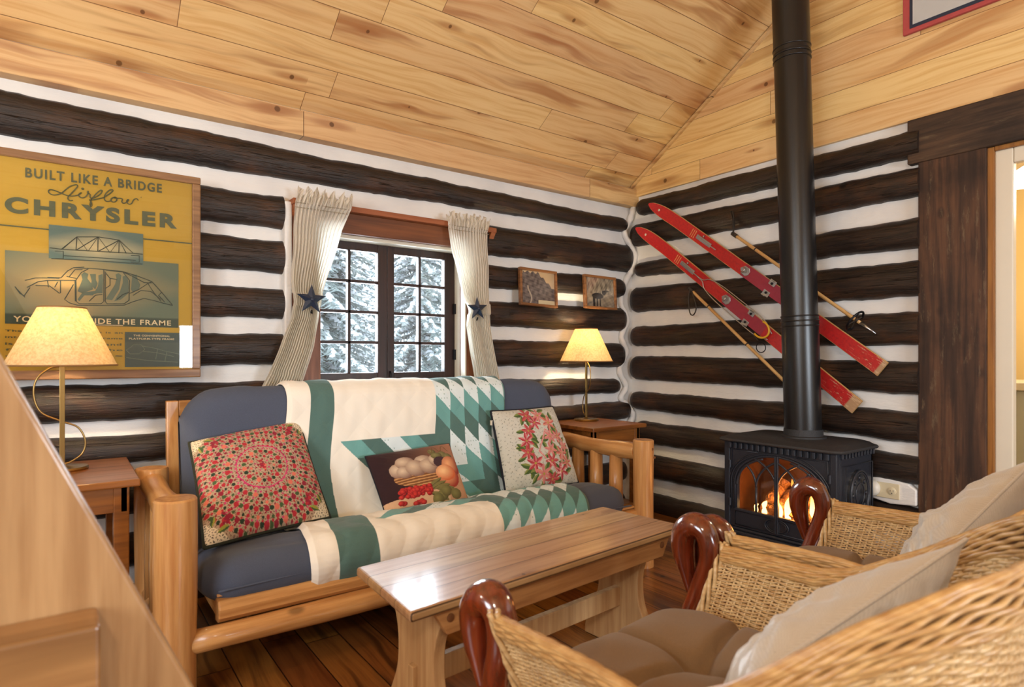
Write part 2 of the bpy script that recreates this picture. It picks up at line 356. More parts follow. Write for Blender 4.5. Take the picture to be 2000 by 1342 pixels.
W1E = [-.075, -.018, -.10, -.085, -.10, -.15, -.045, -.1, -.08, -.1]
wl = thing('wall_left', None, None, (0, 0, 0), kind='structure')
m = M()
for lo, hi in (((XW-.2, .01, -.1), (-2.44, .2, 2.34)), ((-1.31, .01, -.1), (.12, .2, 2.34)), ((-2.44, .01, -.1), (-1.31, .2, .87)), ((-2.44, .01, 1.72), (-1.31, .2, 2.34))): m.box(lo, hi)
m.build('chinking', mChink, wl)
for i, ((zl, zr), e) in enumerate(zip(W1L, W1E)):
    # (top,bottom) at x=-2.66 and at x=-.24, extrapolated to the ends
    f = lambda x: tuple(zl[j]+(zr[j]-zl[j])*max(-.1, min(1, (x+2.66)/2.42)) for j in (0, 1))
    segs = [(XW, e, False, True)] if i in (0, 6, 7, 8, 9) else [(XW, -2.474, False, False), (-1.305, e, False, True)]
    for (a, b, ra, rb) in segs:
        ta, tb = f(a), f(b); fs = log_mesh('X', .012, a, b, (ta[1], ta[0]), (tb[1], tb[0]), ra, rb, seed=i+1)
        g_ = M().grid(fs, flip=True); k = fs.shape[1]; n_ = fs.shape[0]
        g_.f += [tuple(range(k))[::-1], tuple((n_-1)*k+j for j in range(k))]; g_.mi += [0, 0]
        g_.build('log', mLogX, wl, smooth=True, auto=60)
W2L = [((2.18, 2.06), (2.157, 2.023)), ((2.009, 1.849), (1.976, 1.832)), ((1.734, 1.63), (1.736, 1.587)), ((1.56, 1.386), (1.533, 1.357)), ((1.286, 1.142), (1.288, 1.122)),
       ((1.072, .898), (1.048, .882)), ((.818, .69), (.804, .652)), ((.615, .46), (.592, .454)), ((.388, .222), (.344, .2)), ((.117, -.04), (.10, -.04))]
W2E = [-.05, .008, -.035, .008, .005, .008, .006, -.04, -.04, -.04]
wr = thing('wall_right', None, None, (0, 0, 0), kind='structure')
m = M()
for lo, hi in (((-.01, -1.99, -.1), (.2, .2, 2.30)), ((-.01, -2.2, 1.975), (.2, -1.99, 2.30)), ((-.01, YS, 1.975), (.2, -2.2, 2.3)), ((-.01, YS, -.1), (.2, -3.0, 1.975))): m.box(lo, hi)
m.build('chinking', mChink, wr)
for i, ((zl, zr), e) in enumerate(zip(W2L, W2E)):
    f = lambda y: tuple(zl[j]+(zr[j]-zl[j])*max(-.1, min(1.02, (-y-.2)/1.62)) for j in (0, 1))
    a, b = e, -1.845; ta, tb = f(a), f(b)
    fs = log_mesh('Y', -.012, a, b, (ta[1], ta[0]), (tb[1], tb[0]), True, False, seed=i+21)
    g_ = M().grid(fs); k = fs.shape[1]; n_ = fs.shape[0]; g_.f += [tuple(range(k)), tuple((n_-1)*k+j for j in range(k))[::-1]]; g_.mi += [0, 0]
    g_.build('log', mLogY, wr, smooth=True, auto=60)
# mortar that snakes up the corner between the log ends
pts = [(-.07, .0, 0), (-.09, .0, .10), (-.05, -.0, .2), (-.1, .0, .33), (-.055, -.01, .43), (-.075, 0, .54), (-.04, -.045, .643), (-.085, -.02, .72), (-.15, -.015, .775), (-.098, -.02, .857), (-.168, -.015, .975), (-.095, -.02, 1.10), (-.145, -.015, 1.21),
       (-.085, -.02, 1.33), (-.155, -.015, 1.46), (-.1, -.015, 1.6), (-.05, -.04, 1.69), (-.025, -.06, 1.79), (-.06, -.03, 1.87), (-.11, -.015, 1.955), (-.06, -.03, 2.05), (-.035, -.05, 2.14), (-.03, -.045, 2.24)]
sp = smoothpath([(a*.93, b*.6+.004, c_) for a, b, c_ in pts], 8); M().tube(sp, .021+.002*np.sin(np.arange(len(sp))*1.3), 10).build('chinking', mChink, wr, smooth=True)
# wood boards under the ceiling
o = M().box((XW, -.056, 2.138), (-.002, .02, 2.258)).build('trim_1', mFascia, bevel=.002); o['kind'] = 'structure'
o = M().box((XW, -.004, 2.255), (-.002, .02, 2.282)).build('trim_2', mFascia); o['kind'] = 'structure'
# pine boarding of the gable: polygon in the y-z plane
g_ = M(); zt = lambda y: 2.285-.64*y if y > RY else RZ+.023-.64*(RY-y)
g_.prism([(.0, 2.208), (0, 2.285), (RY, RZ+.023), (YS, zt(YS)), (YS, 2.208)], 'x', -.032, .1)
o = g_.build('wall_gable', mGable); o['kind'] = 'structure'
# thin bead where the ceiling meets the gable
M().prism([(-.02, 2.270), (-.02, 2.290), (RY, RZ+.018), (RY, RZ-.002)], 'x', -.052, -.030).build('trim_4', mFascia)['kind'] = 'structure'
# walls behind the photographer, built closed, without window openings
mBack = plain('cream_plaster', lin(222, 206, 178), .8)
o = M().box((XW-.2, YS-.2, 0), (.15, YS, 2.9)).build('wall_back', mBack); o['kind'] = 'structure'
g_ = M().prism([(.1, 0), (.1, 2.285), (RY, RZ+.023), (YS, zt(YS)), (YS, 0)], 'x', XW-.2, XW)
o = g_.build('wall_west', mBack); o['kind'] = 'structure'

# ---------------------------------------------------------------- window in the left wall
wn = thing('window_1', None, None, (-1.87, 0, .9), kind='structure')
M().box((-2.476, -.045, .80), (-2.440, .03, 1.815)).build('mortar_edge', mChink, wn, bevel=.008)
M().box((-2.438, -.04, .80), (-2.300, .02, 1.70)).build('casing', mCasingZ, wn, bevel=.004)
M().box((-1.462, -.04, .80), (-1.312, .02, 1.70)).build('casing', mCasingZ, wn, bevel=.004)
M().box((-2.438, -.04, 1.695), (-1.312, .02, 1.80)).build('casing', mCasing, wn, bevel=.004)
M().box((-2.445, -.075, 1.80), (-1.262, .02, 1.828)).build('curtain_shelf', mRail, wn, bevel=.003)
for x0, x1 in ((-2.44, -2.405), (-1.30, -1.268)): M().prism([(-.075, 1.80), (-.02, 1.72), (-.01, 1.80)], 'x', x0, x1).build('shelf_bracket', mRail, wn, bevel=.002)
g_ = M()  # painted reveals of the deep opening
g_.box((-2.325, .0, .875), (-2.296, .22, 1.70)); g_.box((-1.455, .0, .875), (-1.43, .22, 1.70)); g_.box((-2.325, .0, 1.690), (-1.43, .22, 1.715)); g_.box((-2.325, -.02, .855), (-1.43, .22, .893))
g_.build('reveal', mCream, wn, bevel=.003)
M().box((-1.466, -.046, .87), (-1.457, .0, 1.70)).build('bead', mCream, wn)
M().box((-2.3, .0, 1.678), (-1.45, .08, 1.692)).build('bead', mCream, wn)
def sash(x0, x1, lf, rf):
    z0, z1 = .895, 1.682; ya, yb = .085, .125; g_ = M()
    g_.box((x0, ya, z0), (x0+lf, yb, z1)); g_.box((x1-rf, ya, z0), (x1, yb, z1)); g_.box((x0+lf, ya, z0), (x1-rf, yb, .981)); g_.box((x0+lf, ya, 1.636), (x1-rf, yb, z1))
    s_ = g_.build('sash', mSash, wn, bevel=.003)
    a, b = x0+lf, x1-rf; g2 = M(); g2.box(((a+b)/2-.008, ya+.004, .981), ((a+b)/2+.008, yb-.004, 1.636))
    for q in (1, 2, 3): z = .981+(1.636-.981)*q/4; g2.box((a, ya+.004, z-.008), (b, yb-.004, z+.008))
    g2.build('muntins', mSash, s_, bevel=.002)
    xs = (a, (a+b)/2-.008, (a+b)/2+.008, b)
    for c_ in range(2):
        for r_ in range(4):
            zz0, zz1 = .981+.16375*r_+.008*(r_ > 0), .981+.16375*(r_+1)-.008*(r_ < 3)
            M().box((xs[c_*2], ya+.018, zz0), (xs[c_*2+1], ya+.022, zz1)).build('pane', mPane, s_)
    return s_
mPane = glass_mat('window_glass', (.97, .99, 1, 1), .01)
s1 = sash(-2.296, -1.888, .032, .054); s2 = sash(-1.886, -1.455, .041, .069)
for z in (1.05, 1.32): M().box((-1.47, .07, z), (-1.452, .088, z+.06)).build('hinge', mDkSteel, s2, bevel=.002)
M().tube([(-1.872, .08, .985), (-1.872, .068, .97), (-1.872, .07, .90)], .006, 8).build('latch', mDkSteel, s2, smooth=True)

# ---------------------------------------------------------------- doorway in the right wall
M().box((-.052, -2.95, 1.992), (0, -1.794, 2.205)).build('header', mBarnY, None, bevel=.006)
hd = bpy.data.objects['header']; hd.name = 'trim_3'; hd['kind'] = 'structure'
mStop = wood_mat('amber_door_stop', lin(160, 106, 44), lin(124, 76, 28), 'Z', .4, .2)
dr = thing('door_1', None, None, (0, -2.2, 0), kind='structure')
M().box((-.045, -2.106, 0), (.0, -1.838, 1.995)).build('jamb_board', mBarn, dr, bevel=.005)
M().box((-.030, -2.130, 0), (.02, -2.104, 1.992)).build('stop', mStop, dr, bevel=.003)
M().box((-.030, -3.0, 1.974), (.02, -2.130, 1.994)).build('stop', mStop, dr, bevel=.003)
g_ = M(); g_.box((-.015, -2.193, 0), (.03, -2.128, 1.975)); g_.box((-.015, -3.0, 1.91), (.03, -2.193, 1.975)); g_.build('casing', mCream, dr, bevel=.005)
# the lit room beyond
mYel = plain('warm_cream_wall', lin(240, 216, 158), .7)
g_ = M(); g_.box((.12, -1.2, 0), (3.2, -1.1, 2.5)); g_.box((3.2, -4.6, 0), (3.3, -1.1, 2.5)); g_.box((.2, -4.7, 0), (3.3, -4.6, 2.5)); g_.build('wall_beyond', mYel)['kind'] = 'structure'
M().box((.2, -4.7, 2.5), (3.3, -1.1, 2.55)).build('ceiling', mBack)['kind'] = 'structure'
M().box((.14, -4.7, -.12), (3.3, -1.1, 0)).build('floor', mFloor)['kind'] = 'structure'
vn = thing('bathroom_vanity', 'pale grey counter cabinet with a white top seen through the doorway', 'cabinet', (1.7, -2.6, 0))
M().box((1.4, -3.1, 0), (1.95, -1.22, .86)).build('cabinet_body', plain('grey_green_paint', lin(176, 180, 168), .5), vn, bevel=.004)
M().box((1.36, -3.14, .86), (1.97, -1.21, .91)).build('countertop', mCream, vn, bevel=.006)
sc_ = thing('ceiling_light', 'small frosted glass light hanging in the room beyond the door', 'lamp', (1.4, -1.90, 2.5))
M().lathe([(.02, 0), (.05, -.02), (.085, -.10), (.09, -.12)], (1.40, -1.90, 2.23), 16).build('glass_shade', emit('frosted_glow', (1, .92, .75, 1), 3.), sc_, smooth=True)
M().tube([(1.40, -1.90, 2.5), (1.40, -1.90, 2.22)], .008, 8).build('rod', mBrass, sc_, smooth=True)
point('room_beyond_light', (1.5, -2.4, 2.1), 42, (1, .86, .62), .1)

# ---------------------------------------------------------------- winter outside
mSnow = plain('snow', lin(240, 244, 250), .7)
P = np.zeros((30, 30, 3))
for i in range(30):
    for j in range(30):
        x, y = -8+i*.9, .25+j*.8; P[i, j] = (x, y, -.35+.09*max(0, y-2)+.1*float(vnoise(x, y, .6)))
o = M().grid(P).build('ground', mSnow, smooth=True); o['kind'] = 'structure'
mNeedle = plain('spruce_needles', lin(138, 148, 146), .8, .2, noise_amt=.4, nscale=8)
mBark = plain('spruce_bark', lin(90, 78, 70), .9)
def spruce(label, x, y, z0, h, r, seed):
    rg = np.random.default_rng(seed); t_ = thing('snowy_spruce', label, 'tree', (x, y, z0), 'spruces outside the window')
    M().tube([(x, y, z0), (x, y, z0+h)], [.09, .01], 8).build('trunk', mBark, t_, smooth=True)
    fo, sn = M(), M(); z = .35
    while z < h-.1:
        rr = r*(1-z/h)**.8; nb = 11
        for b in range(nb):
            a = b*2*PI/nb+rg.uniform(-.3, .3)+z*3; L = rr*rg.uniform(.8, 1.1); ca, sa = math.cos(a), math.sin(a)
            nt = max(4, int(L/.055)); spine = []
            for i in range(nt+1):
                t = i/nt; d = L*t; zz = z0+z-.30*d-.22*d*d/max(L, .1)+.12*d*t; spine.append((x+ca*d, y+sa*d, zz))
            for i in range(1, nt+1):
                p = spine[i]
                for sd in (-1, 1):
                    l = (.16*(1-i/nt*.6)+.06)*rg.uniform(.7, 1.2); fa = a+sd*rg.uniform(.6, 1.1); dz = -l*rg.uniform(.2, .7)
                    q = (p[0]+math.cos(fa)*l, p[1]+math.sin(fa)*l, p[2]+dz); wd = .02
                    nx, ny = -math.sin(fa)*wd, math.cos(fa)*wd
                    fo.add([(p[0]-nx, p[1]-ny, p[2]), (p[0]+nx, p[1]+ny, p[2]), (p[0], p[1], p[2]-.022), q], [(0, 1, 3), (1, 2, 3), (2, 0, 3)])
                if rg.random() < .5:
                    s = rg.uniform(.03, .065)*(1.2-.5*i/nt); wv = [(math.cos(k*PI/3)*s*rg.uniform(.7, 1.4), math.sin(k*PI/3)*s*rg.uniform(.7, 1.4)) for k in range(6)]
                    vs_ = [(p[0]+u, p[1]+v_, p[2]-.012-rg.uniform(0, .02)) for u, v_ in wv]+[(p[0]+u*.5, p[1]+v_*.5, p[2]+s*.45) for u, v_ in wv]+[(p[0], p[1], p[2]+s*.55)]
                    sn.add(vs_, [(k, (k+1) % 6, 6+(k+1) % 6, 6+k) for k in range(6)]+[(6+k, 6+(k+1) % 6, 12) for k in range(6)])
        z += .12
    fo.build('foliage', mNeedle, t_); sn.build('snow_cover', mSnow, t_, smooth=True)
spruce('snow-laden spruce filling the left sash of the window', -.80, 4.3, -.3, 4.8, 1.35, 3)
spruce('snow-laden spruce filling the right sash of the window', 1.42, 6.0, -.3, 5.6, 1.45, 4)
spruce('snow-laden spruce farther back, between the two nearer spruces', 1.0, 9.6, .3, 6.4, 1.9, 5)

# ================================================================ FUTON SOFA
sofa = thing('futon_sofa', 'pine log futon sofa with a slate blue mattress standing below the window', 'sofa', (-1.99, -.5, 0))
def post(x, y, r, h, crack=False):
    z = np.linspace(0, h, 9); rr = r*(1+.03*np.sin(z*9+x*5)); rr = np.append(rr, r*.93); z = np.append(z, h+.006)
    return M().lathe(list(zip(rr, z)), (x, y, 0), 28).build('post', mPineZ, sofa, smooth=True, auto=35)
def pegs(parent, spots, d=(0, -1, 0)):
    for (x, y, z, r) in spots:
        M().lathe([(r, 0), (r, -.004), (r*.9, -.005)], (x, y, z), 12, axis='y').build('peg', mPegs, parent, smooth=True, auto=30)
mPegs = plain('dark_wood_plug', lin(112, 70, 38), .5)
pl = post(-3.05, -.917, .060, .63); pegs(pl, [(-3.045, -.969, .545, .010), (-3.045, -.969, .275, .010)])
pr = post(-.935, -.917, .052, .638); pegs(pr, [(-.925, -.966, .60, .007), (-.905, -.962, .555, .007)])
post(-3.05, -.29, .058, .63); post(-.935, -.22, .052, .60)
for x in (-3.05, -.935):
    p_ = smoothpath([(x, -.88, .578), (x, -.6, .572), (x, -.3, .577)], 8); M().tube(p_, .043+.003*np.sin(np.arange(len(p_))*.5), 20).build('arm_rail', mPineY, sofa, smooth=True, auto=50)
    p_ = smoothpath([(x, -.88, .16), (x, -.6, .155), (x, -.25, .16)], 4); M().tube(p_, .04, 16).build('arm_rail', mPineY, sofa, smooth=True)
    for y in (-.725, -.575, -.425):
        M().tube([(x, y, .16), (x, y, .35), (x, y, .56)], [.036, .038, .034], 18).build('arm_slat', mPineZ, sofa, smooth=True)
p_ = np.array([(x, -.925, .185+.004*math.sin(x*3)) for x in np.linspace(-3.02, -.96, 20)])
M().tube(p_, .038+.002*np.sin(p_[:, 0]*7), 18).build('lower_rail', mPineX, sofa, smooth=True)
g_ = M(); g_.prism([(-.865, .212), (-.905, .215), (-.925, .235), (-.928, .262), (-.912, .288), (-.865, .296)], 'x', -2.93, -.975)
g_.build('front_rail', mPineX, sofa, bevel=.006, seg=3)
M().box((-2.93, -.90, .296), (-.975, -.865, .306)).build('seat_ledge', mPineX, sofa, bevel=.003)
M().box((-2.92, -.865, .21), (-2.89, -.2, .29)).build('seat_side', mPineY, sofa, bevel=.003)
M().box((-1.01, -.865, .21), (-.98, -.2, .29)).build('seat_side', mPineY, sofa, bevel=.003)
for k in range(9):
    x = -2.8+k*.21; M().box((x, -.86, .14), (x+.07, -.2, .158)).build('seat_slat', mPineY, sofa)
for x in (-2.985, -1.06):
    M().prism([(-.22, .26), (-.17, .26), (-.125, .885), (-.165, .885)], 'x', x, x+.045).build('back_upright', mPineZ, sofa, bevel=.004)
M().box((-2.94, -.165, .82), (-1.06, -.13, .885)).build('back_rail', mPineX, sofa, bevel=.004)
M().box((-2.94, -.20, .40), (-1.06, -.17, .47)).build('back_rail', mPineX, sofa, bevel=.004)
# L-shaped mattress: centre line and half thickness
CL = smoothpath([(-.845, .336), (-.72, .335), (-.57, .298), (-.46, .272), (-.385, .32), (-.345, .48), (-.308, .67), (-.275, .865)], 6)
def mat_profile(th, n_arc=9, cl=CL):
    T = np.gradient(cl, axis=0); T /= np.linalg.norm(T, axis=1, keepdims=True); N = np.stack([T[:, 1], -T[:, 0]], 1)  # N points to the room side? fixed below
    up = cl-N*th; dn = cl+N*th          # for the seat part T=(+y) so -N=(0,+1): upper/front side
    a0 = math.atan2(-N[-1][1], -N[-1][0]); ar_top = [cl[-1]+th*np.array([math.cos(a), math.sin(a)]) for a in np.linspace(a0, a0-PI, n_arc)[1:-1]]
    a1 = math.atan2(N[0][1], N[0][0]); ar_fr = [cl[0]+th*np.array([math.cos(a), math.sin(a)]) for a in np.linspace(a1, a1-PI, n_arc)[1:-1]]
    return up, np.array(ar_top), dn[::-1], np.array(ar_fr)
def prof_loop(th): u, t, d, f = mat_profile(th); return np.vstack([f, u, t, d])
xs = np.concatenate([-2.955+.12*(1-np.cos(np.linspace(0, PI/2, 9))), np.linspace(-2.80, -1.19, 50), -1.035-.12*(1-np.cos(np.linspace(PI/2, 0, 9)))])
xs = np.sort(xs); rows = []
for x in xs:
    e = min(x+2.960, -1.03-x); q = math.sqrt(max(0, 1-(1-min(1, e/.12))**2)) if e < .12 else 1; q = max(q, .12)
    L = prof_loop(.078*q); ds = (1-q)*.10
    cy, cz = -.45, .45; L = L.copy()
    k = np.arange(len(L)); wob = .006*vnoise(x*3+k*.15, k*.25, 1.2, 4)+.004*vnoise(x*9, k*.5, 1.5, 9)
    L[:, 1] += wob*q; L[:, 0] += wob*.5*q
    seat = np.clip((-.42-L[:, 0])/.3, 0, 1); sag = .012*np.cos((x+2)*1.2)
    L[:, 0] = L[:, 0]+np.where(L[:, 0] < -.6, ds*.5, 0)
    top = np.clip((L[:, 1]-.6)/.3, 0, 1); L[:, 1] -= top*(ds*.3+.075*(1-math.sqrt(max(0, 1-(1-min(1, max(0, e)/.26))**2))))
    L[:, 1] -= seat*sag*.3
    xe = np.full(len(L), x); rg_ = seat
    xe = xe + seat*(.02*((x+1.99)/.97))     # the seat is a little wider than the back
    rows.append(np.stack([xe, L[:, 0], L[:, 1]], 1))
P = np.array(rows); g_ = M().grid(P, cv=True, flip=True); k = P.shape[1]; n_ = P.shape[0]
g_.f += [tuple(range(k)), tuple((n_-1)*k+j for j in range(k))[::-1]]; g_.mi += [0, 0]
mt = g_.build('mattress', mDenim, sofa, smooth=True)
# seam of the cover along the front edge
sp = [(x, -.922+.003*math.sin(x*9), .325+.006*math.sin(x*2.3)) for x in np.linspace(-2.93, -1.03, 60)]
M().tube(sp, .0035, 6).build('seam', mDenim, mt, smooth=True)

# ---------------------------------------------------------------- quilt over the sofa (colours are the patchwork)
GR, TE, WH, CR = lin(80, 110, 104), lin(106, 160, 156), lin(220, 234, 236), lin(240, 234, 220)
SCn, S0, X0, WB, HB = .735, .39, -1.85, .084, .096
def quilt_col(x, s, n1):
    f = min(1, max(0, (s-.5)/.3))
    if x < -2.475-.015*f: return CR
    if x < -2.368+.012*f: return GR
    if s > SCn: s = 2*SCn-s
    q, p = s-S0, x-X0
    if p < 0 and q < 0: return CR
    a, b = (p, q) if p > q else (q, p)
    i, k = math.floor(a/WB), math.floor((b-a)/HB)
    if p <= q and k < -5: return CR
    if i > 5: return GR
    c = (WH, TE, GR)[(k+i) % 3]
    if (k+i) % 3 == 1 and n1 > .80: return lin(150, 186, 176)
    return c
u_, t_, d_, f_ = mat_profile(.089, 15)
u2 = mat_profile(.099, 15)
back = d_[:16]                         # rear side of the back, from the top down
path = np.vstack([back[::-1][-7:], t_[::-1], u_[::-1], f_[::-1][:11]])
seg = np.concatenate([[0], np.cumsum(np.linalg.norm(np.diff(path, axis=0), axis=1))])
s_top = seg[7+3]
NS, NX = 560, 520
ss = np.linspace(0, seg[-1], NS); cy = np.interp(ss, seg, path[:, 0]); cz = np.interp(ss, seg, path[:, 1])
ty, tz = np.gradient(cy), np.gradient(cz); ln = np.hypot(ty, tz); ty /= ln; tz /= ln; ny, nz = tz, -ty
if nz[NS//2] < 0 and ny[NS//2] > 0: ny, nz = -ny, -nz
sl = ss-s_top
P = np.zeros((NS, NX, 3)); C_ = np.zeros((NS, NX, 4)); rn = rng.random((NS, NX))
for i in range(NS):
    s = sl[i]; f = np.clip((s-.45)/.5, 0, 1)
    xa = -2.575-.045*f+.02*math.sin(s*9); xb = -1.418+.10*f+.012*math.sin(s*7+1)
    x = np.linspace(xa, xb, NX); xp = np.linspace(-2.575, -1.418, NX)+(.10*f)*np.linspace(0, 1, NX)**4
    wr_ = .0045*vnoise(x*7, s*9+x*3, 1.3, 2)+.003*vnoise(x*20, s*5, 1.2, 5)
    dia = np.abs(np.sin((x+s)*PI/.16))*np.abs(np.sin((x-s)*PI/.16)); wr_ = wr_+.0022*dia**.5
    if s > .75: wr_ = wr_+.004*np.abs(np.sin(x*26+.8*math.sin(s*20)))*min(1, (s-.75)*6)
    edge = np.minimum(np.arange(NX), np.arange(NX)[::-1])/8.; ed = np.clip(edge, 0, 1)
    off = (wr_+.006)*ed-.004*(1-ed)
    P[i, :, 0] = x; P[i, :, 1] = cy[i]+ny[i]*off; P[i, :, 2] = cz[i]+nz[i]*off
    for j in range(NX): C_[i, j] = quilt_col(xp[j], s, 0.)
sp_ = rng.random((NS//7, NX//7)) > .72  # tiny printed sprigs on the white patches
for a in range(NS//7):
    for b in range(NX//7):
        if sp_[a, b]:
            i, j = a*7+3, b*7+3
            if abs(C_[i, j, 2]-WH[2]) < .01: C_[i:i+2, j:j+2] = lin(140, 170, 160)
g_ = M().grid(P, cols=C_)
qo = g_.build('quilt', mQuilt, None, (-2.0, -.5, .93), smooth=True)
tag(qo, 'white, green and teal star patchwork quilt draped over the middle of the futon sofa', 'quilt')
md = qo.modifiers.new('thick', 'SOLIDIFY'); md.thickness = .006; md.offset = -1

# ---------------------------------------------------------------- throw pillows
def pillow(name, label, corners, th, colf, mats, n=90, pin=.10, piping=None, group=None, pr=.006, wrinkle=.004, seed=1, power=.42, cat='pillow', flange=False):
    """corners TL,TR,BR,BL seen from the front; colf(u,v)->colour with u right, v down"""
    TL, TR, BR, BL = [np.array(c, float) for c in corners]; cen = (TL+TR+BR+BL)/4
    N = np.cross(TR-TL, BL-TL); N = -N/np.linalg.norm(N)   # towards the viewer
    if N.dot(np.array([-3.325, -3.032, 1.07])-cen) < 0: N = -N
    u = np.linspace(0, 1, n); U, V = np.meshgrid(u, u, indexing='ij')
    # pincushion: the sides pull in between the corners
    U2 = U+pin*(.5-U)*4*V*(1-V)*.5*1.0; V2 = V+pin*(.5-V)*4*U*(1-U)*.5
    base = (TL[None, None]*((1-U2)*(1-V2))[..., None]+TR*(U2*(1-V2))[..., None]+BR*(U2*V2)[..., None]+BL*((1-U2)*V2)[..., None])
    puff = (16*U*(1-U)*V*(1-V))**power
    wr_ = wrinkle*vnoise(U*6, V*6, 1.4, seed)+wrinkle*(.25 if flange else .6)*vnoise(U*15, V*13, 1.4, seed+3)
    if flange: wr_ = wr_+wrinkle*.9*(np.exp(-((V-.25-.35*U+.05*np.sin(U*9))/.035)**2)+np.exp(-((U-.22-.3*V)/.04)**2)-.8*np.exp(-((V-.62+.4*U)/.05)**2))*np.sin(PI*U)
    F = base+N*((th*.5*puff+wr_*np.minimum(1, puff*2))[..., None]); B = base-N*((th*.5*puff+(.7*wr_*np.minimum(1, puff) if flange else 0))[..., None])
    loc = tuple(BL*.5+BR*.5)
    t_ = thing(name, label, cat, loc, group)
    cols = np.array([[colf(a, b) for b in u] for a in u]) if colf else None
    (M().grid(F, cols=cols, flip=True) if colf else M().grid(F, flip=True)).build('cover_front', mats[0], t_, smooth=True)
    M().grid(B).build('cover_back', mats[1], t_, smooth=True)
    if piping:
        loop = np.vstack([base[:, 0], base[-1, 1:], base[::-1, -1][1:], base[0, ::-1][1:-1]])
        M().tube(loop[::2], pr, 8, closed=True).build('piping', piping, t_, smooth=True)
    return t_
def lerpc(a, b, t): return tuple(a[i]+(b[i]-a[i])*t for i in range(3))+(1,)
R1, R2, PK, SAL, GN, DG, CRM, YG, BK = lin(176, 40, 52), lin(140, 30, 50), lin(196, 56, 104), lin(214, 108, 88), lin(66, 88, 50), lin(38, 56, 38), lin(178, 152, 124), lin(150, 150, 60), lin(60, 48, 40)
rp = np.random.default_rng(11)
berries1 = []
for rad, cnt, sz in ((.10, 9, .012), (.155, 11, .020), (.285, 21, .020), (.345, 26, .014), (.395, 30, .021), (.455, 36, .014), (.50, 40, .020), (.56, 46, .018)):
    for k in range(cnt):
        a = 2*PI*k/cnt+rad*9; cx, cy_ = .5+rad*math.cos(a), .5+rad*.97*math.sin(a); c0 = (R1, R2, SAL, R1, R1)[rp.integers(5)]
        berries1.append((cx, cy_, sz, c0)); a2 = a+PI/cnt; berries1.append((.5+rad*math.cos(a2), .5+rad*.97*math.sin(a2), sz*.8, (DG, GN)[k % 2]))
for rad in (.06, .125, .19, .225, .255, .315, .37, .425, .48, .53):
    cnt = int(rad*150)
    for k in range(cnt): a = 2*PI*k/cnt; berries1.append((.5+rad*math.cos(a), .5+rad*.97*math.sin(a), .0085, (R1, R2, PK)[rp.integers(3)]))
for _ in range(26): a, r_ = rp.uniform(0, 6.28), rp.uniform(0, .05); berries1.append((.5+r_*math.cos(a), .5+r_*math.sin(a), .01, (R1, SAL, R2)[rp.integers(3)]))
NB = 260; img1 = np.zeros((NB, NB, 4)); img1[:] = CRM
XX, YY = np.meshgrid(np.linspace(0, 1, NB), np.linspace(0, 1, NB), indexing='ij')
dots = (vnoise(XX*120, YY*120, 1.3, 4)) > .35; rad_ = np.hypot(XX-.5, (YY-.5)/.97); img1[dots] = lin(104, 66, 58)
img1[(rad_ > .21) & (rad_ < .222)] = PK
for (cx, cy_, r_, c0) in berries1: img1[np.hypot(XX-cx, YY-cy_) < r_] = c0
def leaf(img, cx, cy_, L, wd, ang, c0, c1=None):
    dx, dy = XX[:img.shape[0], :img.shape[1]]-cx, YY[:img.shape[0], :img.shape[1]]-cy_; ca, sa = math.cos(ang), math.sin(ang)
    a, b = dx*ca+dy*sa, -dx*sa+dy*ca; m_ = (np.abs(a) < L) & (np.abs(b) < wd*(1-(a/L)**2)); img[m_] = c0
    if c1 is not None: img[m_ & (b > wd*.15)] = c1
for (cx, cy_, sx, sy) in ((.0, .0, 1, 1), (1, 0, -1, 1), (1, 1, -1, -1), (0, 1, 1, -1)):
    m_ = (np.abs(XX-cx)+np.abs(YY-cy_)) < .17; img1[m_] = lin(226, 208, 176); img1[m_ & dots] = BK
    leaf(img1, cx+sx*.13, cy_+sy*.07, .045, .018, .3*sx*sy, YG, GN); leaf(img1, cx+sx*.06, cy_+sy*.15, .04, .018, 1.3*sx*sy, GN, YG)
    for _ in range(20): bx, by = cx+sx*rp.uniform(.13, .2), cy_+sy*rp.uniform(.1, .19); img1[np.hypot(XX-bx, YY-by) < .011] = (R1, R2)[rp.integers(2)]
def sampler(img):
    n_ = img.shape[0]
    return lambda u, v: tuple(img[min(n_-1, int(u*n_)), min(n_-1, int(v*n_))])
# lilies on pale tweed
img3 = np.zeros((NB, NB, 4)); base3 = lin(198, 196, 184); img3[:] = base3
nz_ = vnoise(XX*60, YY*60, 1.2, 3); img3[nz_ > .62] = lin(120, 124, 112); nz2 = vnoise(XX*25, YY*31, 1.2, 8); img3[nz2 > .8] = lin(186, 186, 176)
def lily(cx, cy_, r_, rot, ca_, cb_):
    for k in range(6):
        a = rot+k*PI/3; leaf(img3, cx+math.cos(a)*r_*.52, cy_+math.sin(a)*r_*.52, r_*.52, r_*.20, a, cb_, ca_)
    img3[np.hypot(XX-cx, YY-cy_) < r_*.12] = lin(170, 150, 70)
LR, LP, LS, LO = lin(172, 58, 68), lin(204, 122, 122), lin(210, 140, 122), lin(186, 88, 84)
rp = np.random.default_rng(5)
flo = [(.42, .10, .11), (.60, .11, .10), (.50, .20, .10), (.72, .22, .11), (.36, .30, .10), (.66, .40, .10), (.30, .42, .11), (.80, .40, .10), (.28, .56, .10), (.62, .56, .10), (.36, .70, .12), (.78, .62, .10), (.60, .70, .10), (.46, .84, .12), (.72, .84, .11), (.84, .74, .09), (.58, .92, .1), (.86, .54, .08)]
for (cx, cy_, r_) in flo:
    for _ in range(4): a = rp.uniform(0, 6.28); leaf(img3, cx+math.cos(a)*r_*1.05, cy_+math.sin(a)*r_*1.05, r_*.62, r_*.26, a+rp.uniform(-.6, .6), lin(70, 92, 48), lin(128, 138, 72))
